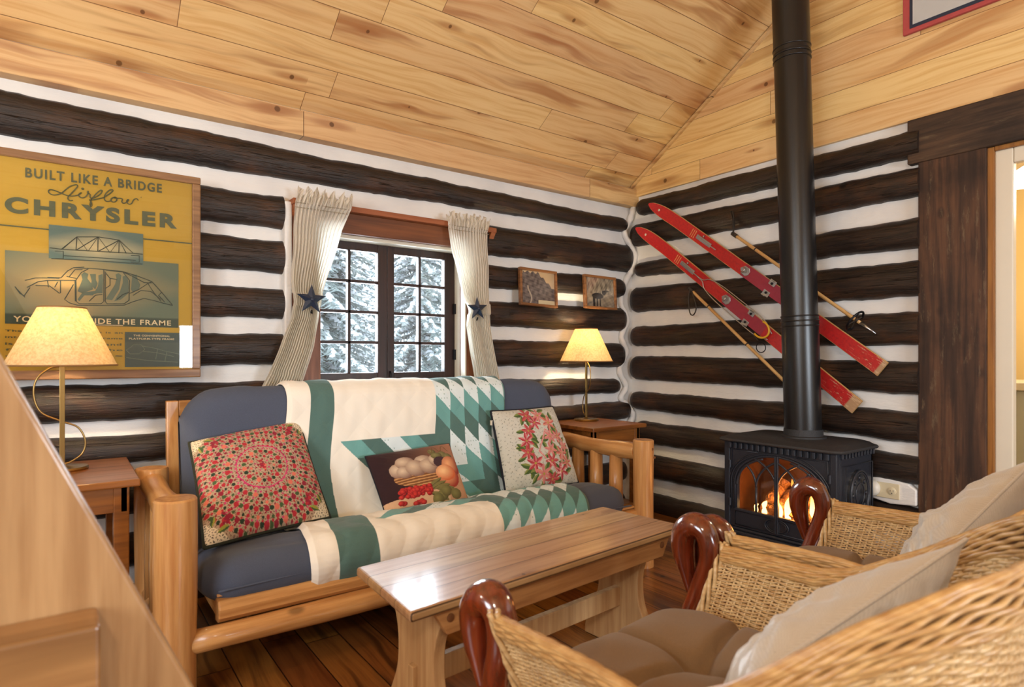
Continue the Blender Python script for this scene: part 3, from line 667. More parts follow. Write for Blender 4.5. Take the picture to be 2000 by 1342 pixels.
for k, (cx, cy_, r_) in enumerate(flo): lily(cx, cy_, r_, rp.uniform(0, 1), (LR, LS, LP, LO)[k % 4], (LO, LP, LR, LS)[k % 4])
for (x0_, y0_, x1_, y1_) in ((.62, .30, .44, .56), (.62, .30, .84, .50), (.44, .56, .68, .86), (.84, .50, .70, .86)):
    for t in np.linspace(0, 1, 60): img3[np.hypot(XX-(x0_+(x1_-x0_)*t), YY-(y0_+(y1_-y0_)*t)) < .011] = lin(200, 110, 110) if int(t*60) % 3 else lin(232, 190, 180)
# still life of fruit, painted in soft tones
img2 = np.zeros((NB, NB, 4))
for i in range(3): img2[..., i] = (lin(46, 24, 28)[i]*(1-XX)+lin(168, 116, 88)[i]*XX**2.2)
img2[..., 3] = 1; m_ = YY > .72+.10*(1-XX); img2[m_] = lin(200, 160, 124); m_ = (YY > .45) & (XX > .75) & (YY < .95); img2[m_] = lin(186, 138, 102)
def fruit(cx, cy_, rx, ry, hi, lo):
    dx, dy = (XX-cx)/rx, (YY-cy_)/ry; d = np.hypot(dx, dy); m_ = d < 1; k = np.clip(np.hypot(dx+.25, dy+.25)/1.2, 0, 1)[..., None]
    c0 = (np.array(hi)*(1-k)+np.array(lo)*k); img2[m_] = c0[m_]
m_ = (np.hypot((XX-.46)/.30, (YY-.52)/.15) < 1); img2[m_] = lin(120, 76, 42)
for k in range(5): m_ = (np.hypot((XX-.46)/.30, (YY-.52)/.15) < 1) & (np.sin(YY*150+XX*9) > .3); img2[m_] = lin(190, 140, 90)
PH, PL_ = lin(212, 188, 160), lin(128, 96, 84)
for a in ((.24, .38, .10, .12), (.34, .27, .11, .11), (.30, .42, .09, .10), (.56, .30, .12, .12), (.44, .38, .12, .14), (.60, .38, .12, .13), (.68, .30, .06, .1)): fruit(*a, PH, PL_)
for a in ((.70, .14, .05, .05), (.82, .22, .06, .07), (.88, .26, .06, .07), (.74, .22, .07, .06)): fruit(*a, lin(134, 128, 80), lin(84, 76, 44))
for t in np.linspace(0, 1, 90): img2[np.hypot(XX-(.66+.26*t), YY-(.10+.05*math.sin(t*14))) < .006] = lin(110, 80, 50)
img2[np.hypot((XX-.76)/.09, (YY-.34)/.10) < 1] = lin(62, 40, 46)
fruit(.88, .42, .12, .17, lin(240, 172, 120), lin(140, 46, 34)); fruit(.80, .60, .14, .17, lin(234, 168, 116), lin(150, 50, 36)); fruit(.78, .52, .13, .13, lin(246, 196, 140), lin(196, 96, 56))
for k in range(7): leaf(img2, .60+.04*k % .2, .66+.035*k, .12, .035, -.6+.2*k, lin(118, 108, 62), lin(84, 78, 42))
for (cx, cy_) in ((.66, .86), (.60, .90), (.72, .80), (.84, .86)): fruit(cx, cy_, .07, .08, lin(132, 124, 70), lin(90, 80, 44))
rp = np.random.default_rng(2)
for _ in range(70): fruit(.18+rp.random()*.36, .66+rp.random()*.13+.02, .030, .032, lin(214, 60, 50), lin(120, 14, 22))
for (cx, cy_) in ((.20, .88), (.17, .87), (.36, .90), (.40, .89), (.33, .91), (.42, .91)): fruit(cx, cy_, .035, .035, lin(206, 60, 52), lin(120, 20, 24))
mDarkB = plain('plain_pillow_back', lin(60, 48, 44), .85, .2)
P1 = [(-2.935, -.40, .735), (-2.505, -.36, .785), (-2.455, -.60, .415), (-2.945, -.77, .425)]
pillow('throw_pillow', 'large throw pillow printed with rings of red berries at the left end of the sofa', P1, .17, sampler(img1), (mPrint, mDarkB), 240, .05, mTrimD, pr=.007, seed=2)
P2 = [(-2.25, -.47, .625), (-1.815, -.46, .645), (-1.80, -.62, .385), (-2.225, -.64, .385)]
pillow('throw_pillow', 'dark throw pillow printed with a basket of fruit and red berries, middle of the sofa', P2, .11, sampler(img2), (mPrint, mDarkB), 220, .03, mTrimN, pr=.003, seed=5, wrinkle=.002)
P3 = [(-1.545, -.425, .785), (-1.095, -.385, .785), (-1.095, -.60, .39), (-1.545, -.56, .37)]
p3 = pillow('throw_pillow', 'pale throw pillow printed with pink lilies, leaning at the right end of the futon sofa', P3, .15, sampler(img3), (mPrint, mDarkB), 240, .05, mTrimN, pr=.006, seed=8)
M().box((-1.556, -.445, .715), (-1.540, -.435, .74)).build('care_tag', mCream, p3)

# ================================================================ SIDE TABLES AND LAMPS
def side_table(label, x0, y0, x1, y1, z, shelf=None):
    t_ = thing('side_table', label, 'table', ((x0+x1)/2, (y0+y1)/2, 0), 'side tables at the ends of the sofa')
    M().box((x0, y0, z-.024), (x1, y1, z)).build('tabletop', mEndT, t_, bevel=.005)
    for (xx, yy) in ((x0+.03, y0+.03), (x1-.075, y0+.03), (x0+.03, y1-.075), (x1-.075, y1-.075)):
        M().box((xx, yy, 0), (xx+.045, yy+.045, z-.024)).build('leg', mEndT, t_, bevel=.003)
    M().box((x0+.03, y0+.035, z-.11), (x1-.03, y0+.055, z-.024)).build('apron', mEndT, t_, bevel=.002)
    M().box((x0+.03, y1-.055, z-.11), (x1-.03, y1-.035, z-.024)).build('apron', mEndT, t_, bevel=.002)
    M().box((x0+.035, y0+.03, z-.11), (x0+.055, y1-.03, z-.024)).build('apron', mEndT, t_, bevel=.002)
    M().box((x1-.055, y0+.03, z-.11), (x1-.035, y1-.03, z-.024)).build('apron', mEndT, t_, bevel=.002)
    if shelf: M().box((x0+.04, y0+.04, shelf), (x1-.04, y1-.04, shelf+.02)).build('shelf', mEndT, t_, bevel=.002)
    return t_
side_table('reddish brown side table under the left lamp, between the poster and the sofa arm', -3.62, -.655, -3.118, -.10, .66)
side_table('reddish brown side table in the log corner under the right lamp', -.905, -.52, -.455, -.075, .66, .16)
def shade_mat(name):
    g = G(name); n_ = g.noise(g.obj(), 90., 3., .7); c = g.mix(g.step(n_, .35, .7), lin(252, 238, 206), lin(236, 212, 168))
    d = g.n('BsdfDiffuse', Color=c); t2 = g.n('BsdfTranslucent', Color=c)
    mx = g.t.nodes.new('ShaderNodeMixShader'); mx.inputs[0].default_value = .62; g.set(mx.inputs[1], d.outputs[0]); g.set(mx.inputs[2], t2.outputs[0])
    g.t.links.new(mx.outputs[0], g.out.inputs[0]); return g.m
mShade = shade_mat('parchment_shade')
def table_lamp(label, x, y, z, flip=1, rot=0.):
    t_ = thing('table_lamp', label, 'lamp', (x, y, z), 'matching brass table lamps')
    M().lathe([(.078, 0), (.080, .006), (.076, .012), (.02, .016), (.008, .022)], (x, y, z), 36).build('base', mBrass, t_, smooth=True, auto=40)
    M().box((x-.008, y-.004, z+.015), (x+.008, y+.004, z+.42)).build('stem', mBrass, t_, bevel=.0015)
    ca, sa = math.cos(rot), math.sin(rot)
    cur = smoothpath([(0, .375), (-.04, .368), (-.085, .33), (-.095, .27), (-.07, .21), (0, .175), (.055, .15), (.08, .10), (.07, .055), (.03, .028), (.0, .02)], 8)
    M().tube([(x+ca*p[0]*flip*.85, y+sa*p[0]*flip*.85, z+p[1]) for p in cur], .0032, 8).build('scroll_wire', mBrass, t_, smooth=True)
    # shade: cone shell with rims
    g_ = M(); g_.lathe([(.168, .378), (.072, .585), (.0705, .585), (.1665, .378), (.168, .378)], (x, y, z), 56, cap=False); s_ = g_.build('lamp_shade', mShade, t_, smooth=True, auto=60)
    for r_, h_ in ((.168, .378), (.0715, .585)): M().tube([(x+r_*math.cos(a), y+r_*math.sin(a), z+h_) for a in np.linspace(0, 2*PI, 49)[:-1]], .003, 6, closed=True).build('rim', mShadeRim, s_, smooth=True)
    for k in range(3): a = k*2*PI/3+.3; M().tube([(x, y, z+.56), (x+.07*math.cos(a), y+.07*math.sin(a), z+.575)], .0015, 5).build('spider', mBrass, s_)
    M().tube([(x, y, z+.40), (x, y, z+.45)], .014, 12).build('socket', mBrass, t_, smooth=True, auto=40)
    M().lathe([(.006, 0), (.014, .012), (.03, .045), (.028, .07), (.014, .088), (.002, .092)], (x, y, z+.445), 16).build('bulb', mBulb, t_, smooth=True)
    point('bulb_light', (x, y, z+.515), LAMP_W, (1, .78, .47), .03)
    return t_
LAMP_W = 34
mShadeRim = plain('shade_trim', lin(150, 112, 66), .7)
mBulb = emit('bulb_glow', (1, .78, .45, 1), 12.)
table_lamp('glowing brass table lamp with parchment shade, in front of the yellow car poster', -3.33, -.30, .66, 1, 0)
table_lamp('glowing brass table lamp with parchment shade, in the log corner right of the sofa', -.63, -.17, .66, 1, 1.15)

# ================================================================ COFFEE TABLE
T = Matrix.Translation((-2.105, -1.487, 0)) @ Matrix.Rotation(math.radians(4.8), 4, 'Z')
ct = thing('coffee_table', 'long pine trestle coffee table with a worn top in front of the sofa', 'table', (-2.105, -1.487, 0)); ct.rotation_euler = (0, 0, math.radians(4.8))
ORG[ct.name] = Vector((0, 0, 0))
M().prism([(-.575, -.188), (.572, -.188), (.565, .188), (-.525, .188)], 'z', .432, .460).build('tabletop', mTableT, ct, bevel=.009, seg=3)
for s in (-1, 1): M().prism([(-.495, .434), (-.45, .362), (.475, .362), (.52, .434)], 'y', s*.155-.011, s*.155+.011).build('apron', mTableA, ct, bevel=.003)
yy = [(.150, .434), (.145, .40), (.118, .36), (.095, .30), (.09, .24), (.098, .18), (.125, .12), (.150, .07), (.160, .03), (.162, 0)]
sm = smoothpath(yy, 4); outl = [(p[0], p[1]) for p in sm]+[(-p[0], p[1]) for p in sm[::-1]]
for x in (-.425, .445):
    lg = M().prism(outl, 'x', x-.019, x+.019).build('leg', mTableL, ct, bevel=.004)
g_ = M().box((-.46, -.013, .155), (.46, .013, .225)).build('stretcher', mTableL, ct, bevel=.003)
for sx in (-1, 1): M().lathe([(.011, 0), (.011, -.003), (.008, -.004)], (.012+sx*.455, -.166, .405), 14, axis='y').build('plug', mPegs, ct, smooth=True, auto=30)

# ================================================================ GAS STOVE WITH PIPE
sv = thing('gas_stove', 'black cast iron gas stove with arched glass doors and a burning fire', 'stove', (-.28, -1.37, 0))
XF, YA, YB = -.465, -1.075, -1.665; YC = (YA+YB)/2
# top plate: stepped moulding
def ring_plate(ins, z): return [(XF-.035+ins, YA+.03-ins), (XF-.035+ins, YB-.03+ins), (-.09-ins*.5, YB-.03+ins), (-.09-ins*.5, YA+.03-ins)]
g_ = M(); lv = [(0, .622), (-.004, .628), (0, .636), (.014, .640), (.03, .650), (.06, .657)]
def rr(ins, z, r=.045, n=6):
    pts = ring_plate(ins, z); cx = [(XF-.035+ins+r, YA+.03-ins-r, 90), (-.09-ins*.5-r, YA+.03-ins-r, 0), (-.09-ins*.5-r, YB-.03+ins+r, -90), (XF-.035+ins+r, YB-.03+ins+r, -180)]; o_ = []
    for (x, y, a0) in cx:
        for k in range(n+1): a = math.radians(a0+90-k*90/n); o_.append((x+r*math.cos(a), y+r*math.sin(a), z))
    return o_
L_ = [rr(i_, z_) for i_, z_ in lv]; P = np.array(L_); g_.grid(P, cv=True, flip=False); k = P.shape[1]; g_.f += [tuple(range(k)), tuple((len(lv)-1)*k+j for j in range(k))[::-1]]; g_.mi += [0, 0]
g_.build('top_plate', mIronTop, sv, smooth=True, auto=30)
# body: sides, back, floor
g_ = M(); g_.box((XF+.02, YA-.014, .12), (-.115, YA, .622)); g_.box((XF+.02, YB, .12), (-.115, YB+.014, .622)); g_.box((-.13, YB, .12), (-.115, YA, .622)); g_.box((XF+.02, YB, .12), (-.115, YA, .16)); g_.box((XF+.02, YB, .60), (-.115, YA, .622))
g_.build('body', mIron, sv, bevel=.003)
# front plate with arched opening
AW, ZB, ZS, ZT_ = .222, .268, .40, .562
def arch(n=40, w=AW, zb=ZB, zs=ZS, zt=ZT_):
    pts = [(YC+w, zb)]
    for k in range(n+1): a = PI*k/n; pts.append((YC+w*math.cos(a), zs+(zt-zs)*math.sin(a)**.9))
    pts.append((YC-w, zb)); return pts
def ring_face(inner, outer, x, mi=0, depth=.02):
    n = len(inner); g = M(); vs = [(x, y, z) for y, z in inner]+[(x, y, z) for y, z in outer]+[(x+depth, y, z) for y, z in inner]+[(x+depth, y, z) for y, z in outer]
    fs = []
    for i in range(n):
        j = (i+1) % n; fs += [(i, n+i, n+j, j), (i, j, 2*n+j, 2*n+i), (n+i, 3*n+i, 3*n+j, n+j), (2*n+i, 2*n+j, 3*n+j, 3*n+i)]
    return g.add(vs, fs)
inn = arch(); y0_, y1_, z0_, z1_ = YA-.03, YB+.03, .175, .585
def outrect(p):
    dy, dz = p[0]-YC, p[1]-.40; s = min(abs((y0_-YC)/dy) if abs(dy) > 1e-6 else 1e9, (z1_-.40)/dz if dz > 1e-6 else 1e9, (z0_-.40)/dz if dz < -1e-6 else 1e9); return (YC+dy*s, .40+dz*s)
inn2 = [(YC+AW-2*AW*t, ZB) for t in np.linspace(1, 0, 14)[1:-1]]
inner_all = inn+[(y, z) for y, z in inn2]
out_all = [outrect(p) for p in inner_all]
# snap to corners
for cy_, cz_ in ((y0_, z0_), (y0_, z1_), (y1_, z0_), (y1_, z1_)):
    k = min(range(len(out_all)), key=lambda q: (out_all[q][0]-cy_)**2+(out_all[q][1]-cz_)**2); out_all[k] = (cy_, cz_)
ring_face(inner_all, out_all, XF, depth=.022).build('front_panel', mIron, sv)
def tb(path, r, name, parent, mt_=None, closed=False, n=8): return M().tube(path, r, n, closed=closed).build(name, mt_ or mIron, parent, smooth=True)
# pilasters, frieze, base
for y in (YA, YB): M().box((XF-.008, min(y, y-.032 if y == YA else y+.032), .12), (XF+.02, max(y, y-.032 if y == YA else y+.032), .62)).build('pilaster', mIron, sv, bevel=.004)
M().box((XF-.002, YB+.03, .583), (XF+.015, YA-.03, .622)).build('frieze', mIron, sv, bevel=.002)
nd_ = 17
for k in range(nd_):
    y = YA-.04-(YA-YB-.08)*k/(nd_-1); M().box((XF-.02, y-.008, .586), (XF-.001, y+.008, .618)).build('dentil', mIron, sv, bevel=.003)
for k in range(11): x = XF+.03+k*.031; M().box((x-.007, YB-.014, .592), (x+.007, YB+.001, .618)).build('dentil', mIron, sv, bevel=.003)
g_ = M()
for (zz, dd, hh) in ((.165, .012, .014), (.148, .024, .018), (.125, .036, .024)): g_.box((XF-dd, YB-dd, zz-hh/2), (-.11, YA+dd, zz+hh/2))
g_.build('base_moulding', mIron, sv, bevel=.005)
for x in (XF+.02, -.16):
    for y in (YA-.03, YB+.03): M().lathe([(.032, .115), (.028, .09), (.018, .04), (.024, .0)], (x, y, 0), 14).build('leg', mIron, sv, smooth=True, auto=40)
# door surround beads
for off, r_ in ((.012, .006), (.034, .0045), (.046, .003)):
    tb([(XF-.003, y, z) for y, z in arch(40, AW+off, ZB, ZS, ZT_+off*.45)], r_, 'arch_bead', sv)
for k in range(56):
    a = PI*(k+.5)/56; M().lathe([(.0038, 0), (.001, -.004)], (XF-.002, YC+(AW+.023)*math.cos(a), ZS+(ZT_+.011-ZS)*math.sin(a)**.9), 6, axis='x').build('bead', mIron, bpy.data.objects['front_panel']) if k % 1 == 0 else None
for s in (-1, 1):   # spandrel panels
    yo = YC+s*.252; tb([(XF-.002, YC+s*.10, .577), (XF-.002, yo, .577), (XF-.002, yo, .43)], .003, 'spandrel_bead', sv)
    pts = [(XF-.002, YC+s*(AW+.046)*math.cos(a)*.985, ZS+.012+(.585-ZS)*math.sin(a)) for a in np.linspace(.15, 1.15, 12)]
    tb(pts, .003, 'spandrel_bead', sv)
# two doors: tracery bars
def inside(y, z):
    dy = abs(y-YC)
    if dy > AW or z < ZB: return False
    return z <= ZS+(ZT_-ZS)*max(0, 1-(dy/AW)**2)**.45+.004
mAmber = glass_mat('amber_stove_glass', (1, .90, .80, 1), .05, .7)
for s in (1, -1):     # one door each side of the centre line
    d_ = M().box((XF-.012, YC+(.001 if s > 0 else -.010), .185), (XF+.004, YC+(.010 if s > 0 else -.001), .572)).build('fire_door', mIron, sv, bevel=.002)
    ym = YC+s*AW*.5
    tb([(XF-.004, ym, ZB), (XF-.004, ym, .40)], .006, 'tracery', d_)
    # pointed arcs springing from the mullions, both ways
    for (yc_, dirs) in ((ym, (1, -1)), (YC, (s,)), (YC+s*AW, (-s,))):
        for dr_ in dirs:
            R_ = AW*.98; cen = yc_+dr_*R_; pts = []
            for a in np.linspace(0, 1.25, 26):
                y = cen-dr_*R_*math.cos(a); z = (.40 if abs(yc_-YC) < AW*.9 else .395)+R_*.82*math.sin(a)*.9
                if not inside(y, z) or (y-YC)*s < -.0: break
                pts.append((XF-.004, y, z))
            if len(pts) > 3: tb(pts, .0055, 'tracery', d_)
    M().add([(XF+.012, YC, ZB-.01), (XF+.012, YC+s*AW*1.01, ZB-.01), (XF+.012, YC+s*AW*1.01, .575), (XF+.012, YC, .575), (XF+.015, YC, ZB-.01), (XF+.015, YC+s*AW*1.01, ZB-.01), (XF+.015, YC+s*AW*1.01, .575), (XF+.015, YC, .575)],
            [(0, 1, 2, 3), (4, 5, 6, 7), (0, 1, 5, 4), (1, 2, 6, 5), (2, 3, 7, 6), (3, 0, 4, 7)]).build('glass', mAmber, d_)
    tb([(XF-.003, YC+s*.012, .258), (XF-.003, YC+s*.232, .258), (XF-.003, YC+s*.232, .186), (XF-.003, YC+s*.012, .186), (XF-.003, YC+s*.012, .258)], .003, 'panel_bead', d_)
    M().box((XF-.012, min(YC+s*.01, YC+s*.235), .259), (XF, max(YC+s*.01, YC+s*.235), .272)).build('sill', mIron, d_, bevel=.003)
    for z in (.30, .50): M().lathe([(.007, z-.02), (.007, z+.02)], (XF-.006, YC+s*.262, 0), 10).build('hinge', mIron, d_, smooth=True, auto=40)
an = np.linspace(0, 2*PI, 33)[:-1]
tb([(XF-.006, YC+.062*math.cos(a), .222+.036*math.sin(a)) for a in an], .0035, 'oval_bead', sv, closed=True)
tb([(XF-.006, YC+.052*math.cos(a), .222+.028*math.sin(a)) for a in an], .002, 'oval_bead', sv, closed=True)
# side medallion
xm = (XF-.115)/2+.01
for r_, q in ((.098, .005), (.088, .0035), (.045, .003)): tb([(xm+r_*.95*math.cos(a), YB-.016, .415+r_*1.15*math.sin(a)) for a in an], q, 'medallion_ring', sv, closed=True)
tb([(xm-.14, YB-.015, .56), (xm+.13, YB-.015, .56), (xm+.13, YB-.015, .20), (xm-.14, YB-.015, .20)], .003, 'side_bead', sv, closed=True)
for k in range(8): a = k*PI/4; M().lathe([(.012, 0), (.008, -.004), (.001, -.006)], (xm+.065*math.cos(a), YB-.014, .415+.078*math.sin(a)), 8, axis='y').build('rosette', mIron, sv, smooth=True)
# firebox: lining, burner, logs, flames
mLining = plain('sooty_firebox_lining', lin(120, 84, 58), .7, .3, noise_amt=.5, nscale=9, bumpn=.3)
g_ = M(); g_.box((-.155, YB+.03, .20), (-.15, YA-.03, .60)); g_.box((-.40, YA-.035, .20), (-.15, YA-.03, .60)); g_.box((-.40, YB+.03, .20), (-.15, YB+.035, .60)); g_.box((-.44, YB+.01, .235), (-.15, YA-.01, .245)); g_.box((-.40, YB+.03, .585), (-.15, YA-.03, .59))
g_.build('firebox_lining', mLining, sv)
def ember_mat():
    g = G('ceramic_fire_log'); n_ = g.noise(g.obj(), 38., 5., .7); c = g.mix(g.step(n_, .4, .6), lin(86, 60, 44), lin(196, 150, 104))
    g.bsdf(c, .9, .2, bump=g.bump(n_, 1., .01), Emission_Color=(1, .28, .05, 1), Emission_Strength=g.m_('MULTIPLY', g.m_('SUBTRACT', 1., g.step(n_, .36, .46)), .9)); return g.m
mFlog = ember_mat()
def flog(p0, p1, r, sd):
    p = [np.array(p0)+(np.array(p1)-np.array(p0))*t for t in np.linspace(0, 1, 9)]; p = [q+np.array([0, 0, .006*math.sin(i*2+sd)]) for i, q in enumerate(p)]
    return M().tube(p, [r*(1+.16*math.sin(i*1.9+sd)) for i in range(9)], 12).build('fire_log', mFlog, sv, smooth=True, auto=50)
flog((-.36, YC+.14, .27), (-.34, YC-.13, .275), .028, 1); flog((-.26, YC+.17, .285), (-.25, YC-.15, .29), .034, 2)
flog((-.40, YC+.055, .265), (-.24, YC+.02, .37), .030, 3); flog((-.41, YC-.085, .262), (-.25, YC-.04, .36), .028, 4); flog((-.36, YC+.10, .31), (-.25, YC+.08, .40), .03, 5)
flog((-.415, YC-.055, .27), (-.37, YC-.075, .275), .024, 6); flog((-.33, YC-.12, .33), (-.26, YC-.08, .43), .026, 7)
def flame_mat():
    g = G('gas_flame'); z = g.sep(g.obj())[2]; f = g.step(z, .27, .46)
    c = g.mix(f, (1, .62, .22, 1), (1, .30, .05, 1)); e = g.n('Emission', Color=c, Strength=g.m_('MULTIPLY_ADD', f, -3.0, 5.0)); t2 = g.n('BsdfTransparent')
    mx = g.t.nodes.new('ShaderNodeMixShader'); g.set(mx.inputs[0], g.m_('MULTIPLY_ADD', f, .45, .1)); g.set(mx.inputs[1], e.outputs[0]); g.set(mx.inputs[2], t2.outputs[0]); g.t.links.new(mx.outputs[0], g.out.inputs[0]); return g.m
mFlame = flame_mat()
fl = np.random.default_rng(4)
for (x, y, h, r_) in ((-.385, YC+.115, .07, .018), (-.39, YC+.03, .08, .018), (-.385, YC-.015, .12, .022), (-.36, YC-.05, .19, .016), (-.39, YC-.10, .10, .020), (-.36, YC-.125, .22, .018), (-.38, YC-.17, .20, .026), (-.30, YC-.19, .24, .024), (-.37, YC+.17, .04, .012), (-.33, YC-.015, .20, .014)):
    ph = fl.uniform(0, 6); n_ = 12; pts = [(x+.006*math.sin(ph+t*4), y+.014*math.sin(ph+t*5)*t, .25+h*t) for t in np.linspace(0, 1, n_)]
    rr_ = [r_*(.55+.9*t)*(1-t)**.75*1.3+.001 for t in np.linspace(0, 1, n_)]
    M().tube(pts, rr_, 10, ell=(.6, 1), up=(1, 0, 0)).build('flame', mFlame, sv, smooth=True)
fr_ = point('fire_light', (-.40, YC-.07, .33), 3.2, (1, .42, .12), .05)
# stove pipe, a thing of its own
sp_ = thing('stove_pipe', 'tall black flue pipe rising from the gas stove to the ceiling', 'pipe', (-.272, -1.40, .66))
b0, b1 = np.array([-.272, -1.400, .655]), np.array([-.333, -1.355, 3.22])
ax_ = lambda z: b0+(b1-b0)*((z-b0[2])/(b1[2]-b0[2]))
def pipe(z0, z1, r, name): return M().tube([ax_(z) for z in np.linspace(z0, z1, 6)], r, 40).build(name, mPipe, sp_, smooth=True, auto=50)
pipe(.655, 1.27, .0885, 'pipe_section'); pipe(1.27, 2.62, .0865, 'pipe_section'); pipe(2.62, 3.2, .088, 'pipe_section')
for z in (1.225, 1.25, 1.275, 2.585, 2.61, 2.645): M().tube([ax_(z-.004), ax_(z-.002), ax_(z+.002), ax_(z+.004)], [.0885, .0915, .0915, .0885], 40).build('joint_ring', mPipe, sp_, smooth=True)
M().lathe([(.108, .655), (.108, .664), (.094, .668), (.0915, .70), (.089, .70)], (-.272, -1.40, 0), 40).build('collar', mIronTop, sp_, smooth=True, auto=40)

# ================================================================ CURTAINS AND STARS
mCurt = None
def curtain_mat():
    g = G('ticking_stripe_curtain'); c = g.n('VertexColor', {'layer_name': 'Col'}).outputs[0]
    d = g.n('BsdfDiffuse', Color=c); t2 = g.n('BsdfTranslucent', Color=c); mx = g.t.nodes.new('ShaderNodeMixShader'); mx.inputs[0].default_value = .55
    g.set(mx.inputs[1], d.outputs[0]); g.set(mx.inputs[2], t2.outputs[0]); g.t.links.new(mx.outputs[0], g.out.inputs[0]); return g.m
mCurt = curtain_mat()
def curtain(label, L, R, x0, seed, npl=15):
    L, R = np.array(L), np.array(R); t_ = thing('curtain', label, 'curtain', (x0, -.09, .9), 'tied-back striped curtains of the window')
    nz_, nx_ = 130, 460; P = np.zeros((nz_, nx_, 3)); C = np.zeros((nz_, nx_, 4)); u = np.linspace(0, 1, nx_)
    zt_ = L[0, 1]
    for i in range(nz_):
        z = zt_+(L[-1, 1]-zt_)*i/(nz_-1)
        xl = np.interp(-z, -L[:, 1], L[:, 0]); xr = np.interp(-z, -R[:, 1], R[:, 0]); w_ = xr-xl
        k = np.clip(.26/max(w_, .05), .8, 2.)
        ph = 2*PI*npl*(u+.012*np.sin(z*9+u*7+seed)+.01*np.sin(z*23))
        amp = .010*k*(1 if z < 1.78 else .75)
        top = max(0, (z-1.785)/.07)
        y = -.105+amp*np.sin(ph)+.008*np.sin(u*9+z*4+seed)-.012*(abs(z-1.34) < .03)
        if z > 1.785: y = y+.010*np.sin(ph*1.7+z*60)*min(1, top*2)-.006; 
        x = xl+w_*(u+.004*np.sin(ph*2+seed)); zz = np.full(nx_, z)
        if top > 0: zz = zz+.014*top*(np.sin(ph*.43+seed)+.5*np.sin(ph*1.3)); x = x+.006*np.sin(ph*.9+z*80)*top
        zz = zz-.012*np.sin(PI*u)*(z < 1.0)
        P[i, :, 0] = x; P[i, :, 1] = y; P[i, :, 2] = zz
        st = (u*npl*4.3) % 1; base = np.array(lin(250, 246, 236)); C[i] = base; C[i, st < .12] = lin(206, 202, 192); C[i, (st > .5) & (st < .57)] = lin(220, 214, 202)
    M().grid(P, cols=C).build('drape', mCurt, t_, smooth=True)
    # gathered rod pocket
    zp = 1.775; xl, xr = np.interp(-zp, -L[:, 1], L[:, 0]), np.interp(-zp, -R[:, 1], R[:, 0])
    for dz in (0, .022):
        xx = np.linspace(xl, xr, 150); pk = [(x, -.115-.003*math.sin((x-xl)*PI*npl*2/(xr-xl)), zp+dz) for x in xx]
        M().tube(pk, .0016, 5, col=lin(196, 188, 168)).build('gathering_stitch', mCurt, t_, smooth=True)
    return t_
curtain('left striped curtain flaring out below its navy star tieback', [(-2.43, 1.86), (-2.445, 1.80), (-2.452, 1.60), (-2.458, 1.42), (-2.45, 1.33), (-2.462, 1.25), (-2.52, 1.10), (-2.60, .92), (-2.62, .88)],
        [(-2.165, 1.86), (-2.175, 1.80), (-2.22, 1.69), (-2.29, 1.45), (-2.325, 1.34), (-2.335, 1.25), (-2.355, 1.12), (-2.42, .92), (-2.43, .88)], -2.4, 1)
curtain('right striped curtain pulled aside by its navy star tieback', [(-1.625, 1.86), (-1.615, 1.80), (-1.585, 1.64), (-1.515, 1.42), (-1.478, 1.33), (-1.482, 1.25), (-1.445, 1.05), (-1.42, .92), (-1.42, .88)],
        [(-1.33, 1.86), (-1.345, 1.80), (-1.345, 1.60), (-1.35, 1.40), (-1.35, 1.33), (-1.345, 1.25), (-1.305, 1.05), (-1.27, .92), (-1.265, .88)], -1.42, 4)
def star(label, x, z, r, tilt):
    t_ = thing('star_tieback', label, 'tieback', (x, -.15, z), 'star tiebacks on the curtains'); g_ = M()
    rim = [(x+math.sin(k*PI/5+tilt)*(r if k % 2 == 0 else r*.40), -.150, z+math.cos(k*PI/5+tilt)*(r if k % 2 == 0 else r*.40)) for k in range(10)]
    g_.add(rim+[(x, -.172, z), (x, -.148, z)], [(k, (k+1) % 10, 10) for k in range(10)]+[((k+1) % 10, k, 11) for k in range(10)])
    g_.build('star', mNavy, t_)
    M().lathe([(.010, 0), (.010, -.004), (.002, -.008)], (x, -.166, z), 12, axis='y').build('stud', mNavy, t_, smooth=True)
    M().tube(smoothpath([(x, -.146, z), (x+.004, -.10, z-.03), (x+.012, -.12, z-.062), (x+.004, -.145, z-.05)], 5), .004, 8).build('hook', mDkSteel, t_, smooth=True)
star('navy blue metal star holding back the left curtain', -2.383, 1.338, .074, .03); star('navy blue metal star holding back the right curtain', -1.447, 1.338, .070, -.05)

# ================================================================ POSTER
def text_mesh(s, x0, x1, zb, zh, y, mat_, parent, bold=.0, name='lettering', fitw=True, facing='S', arc=0, tilt=0, spc=1.1):
    cu = bpy.data.curves.new(name, 'FONT'); cu.body = s; cu.offset = bold; cu.space_character = spc
    to = bpy.data.objects.new('tmp', cu); COL.objects.link(to); dg = bpy.context.evaluated_depsgraph_get(); me = bpy.data.meshes.new_from_object(to.evaluated_get(dg))
    COL.objects.unlink(to); bpy.data.objects.remove(to); bpy.data.curves.remove(cu)
    co = np.zeros(len(me.vertices)*3); me.vertices.foreach_get('co', co); co = co.reshape(-1, 3)
    lo, hi = co.min(0), co.max(0); sx = (x1-x0)/(hi[0]-lo[0]); sz = zh/(hi[1]-lo[1])
    if not fitw: sx = sz
    X = x0+(co[:, 0]-lo[0])*sx; Z = zb+(co[:, 1]-lo[1])*sz
    if arc: tt = (X-(x0+x1)/2)/((x1-x0)/2); Z = Z+arc*(1-tt**2)
    Z = Z+tilt*(X-x0)/(x1-x0)
    fs = [tuple(p.vertices) for p in me.polygons]; bpy.data.meshes.remove(me)
    vs_ = [(a, y, b) for a, b in zip(X, Z)]
    return M().add(vs_, fs).build(name, mat_, parent)
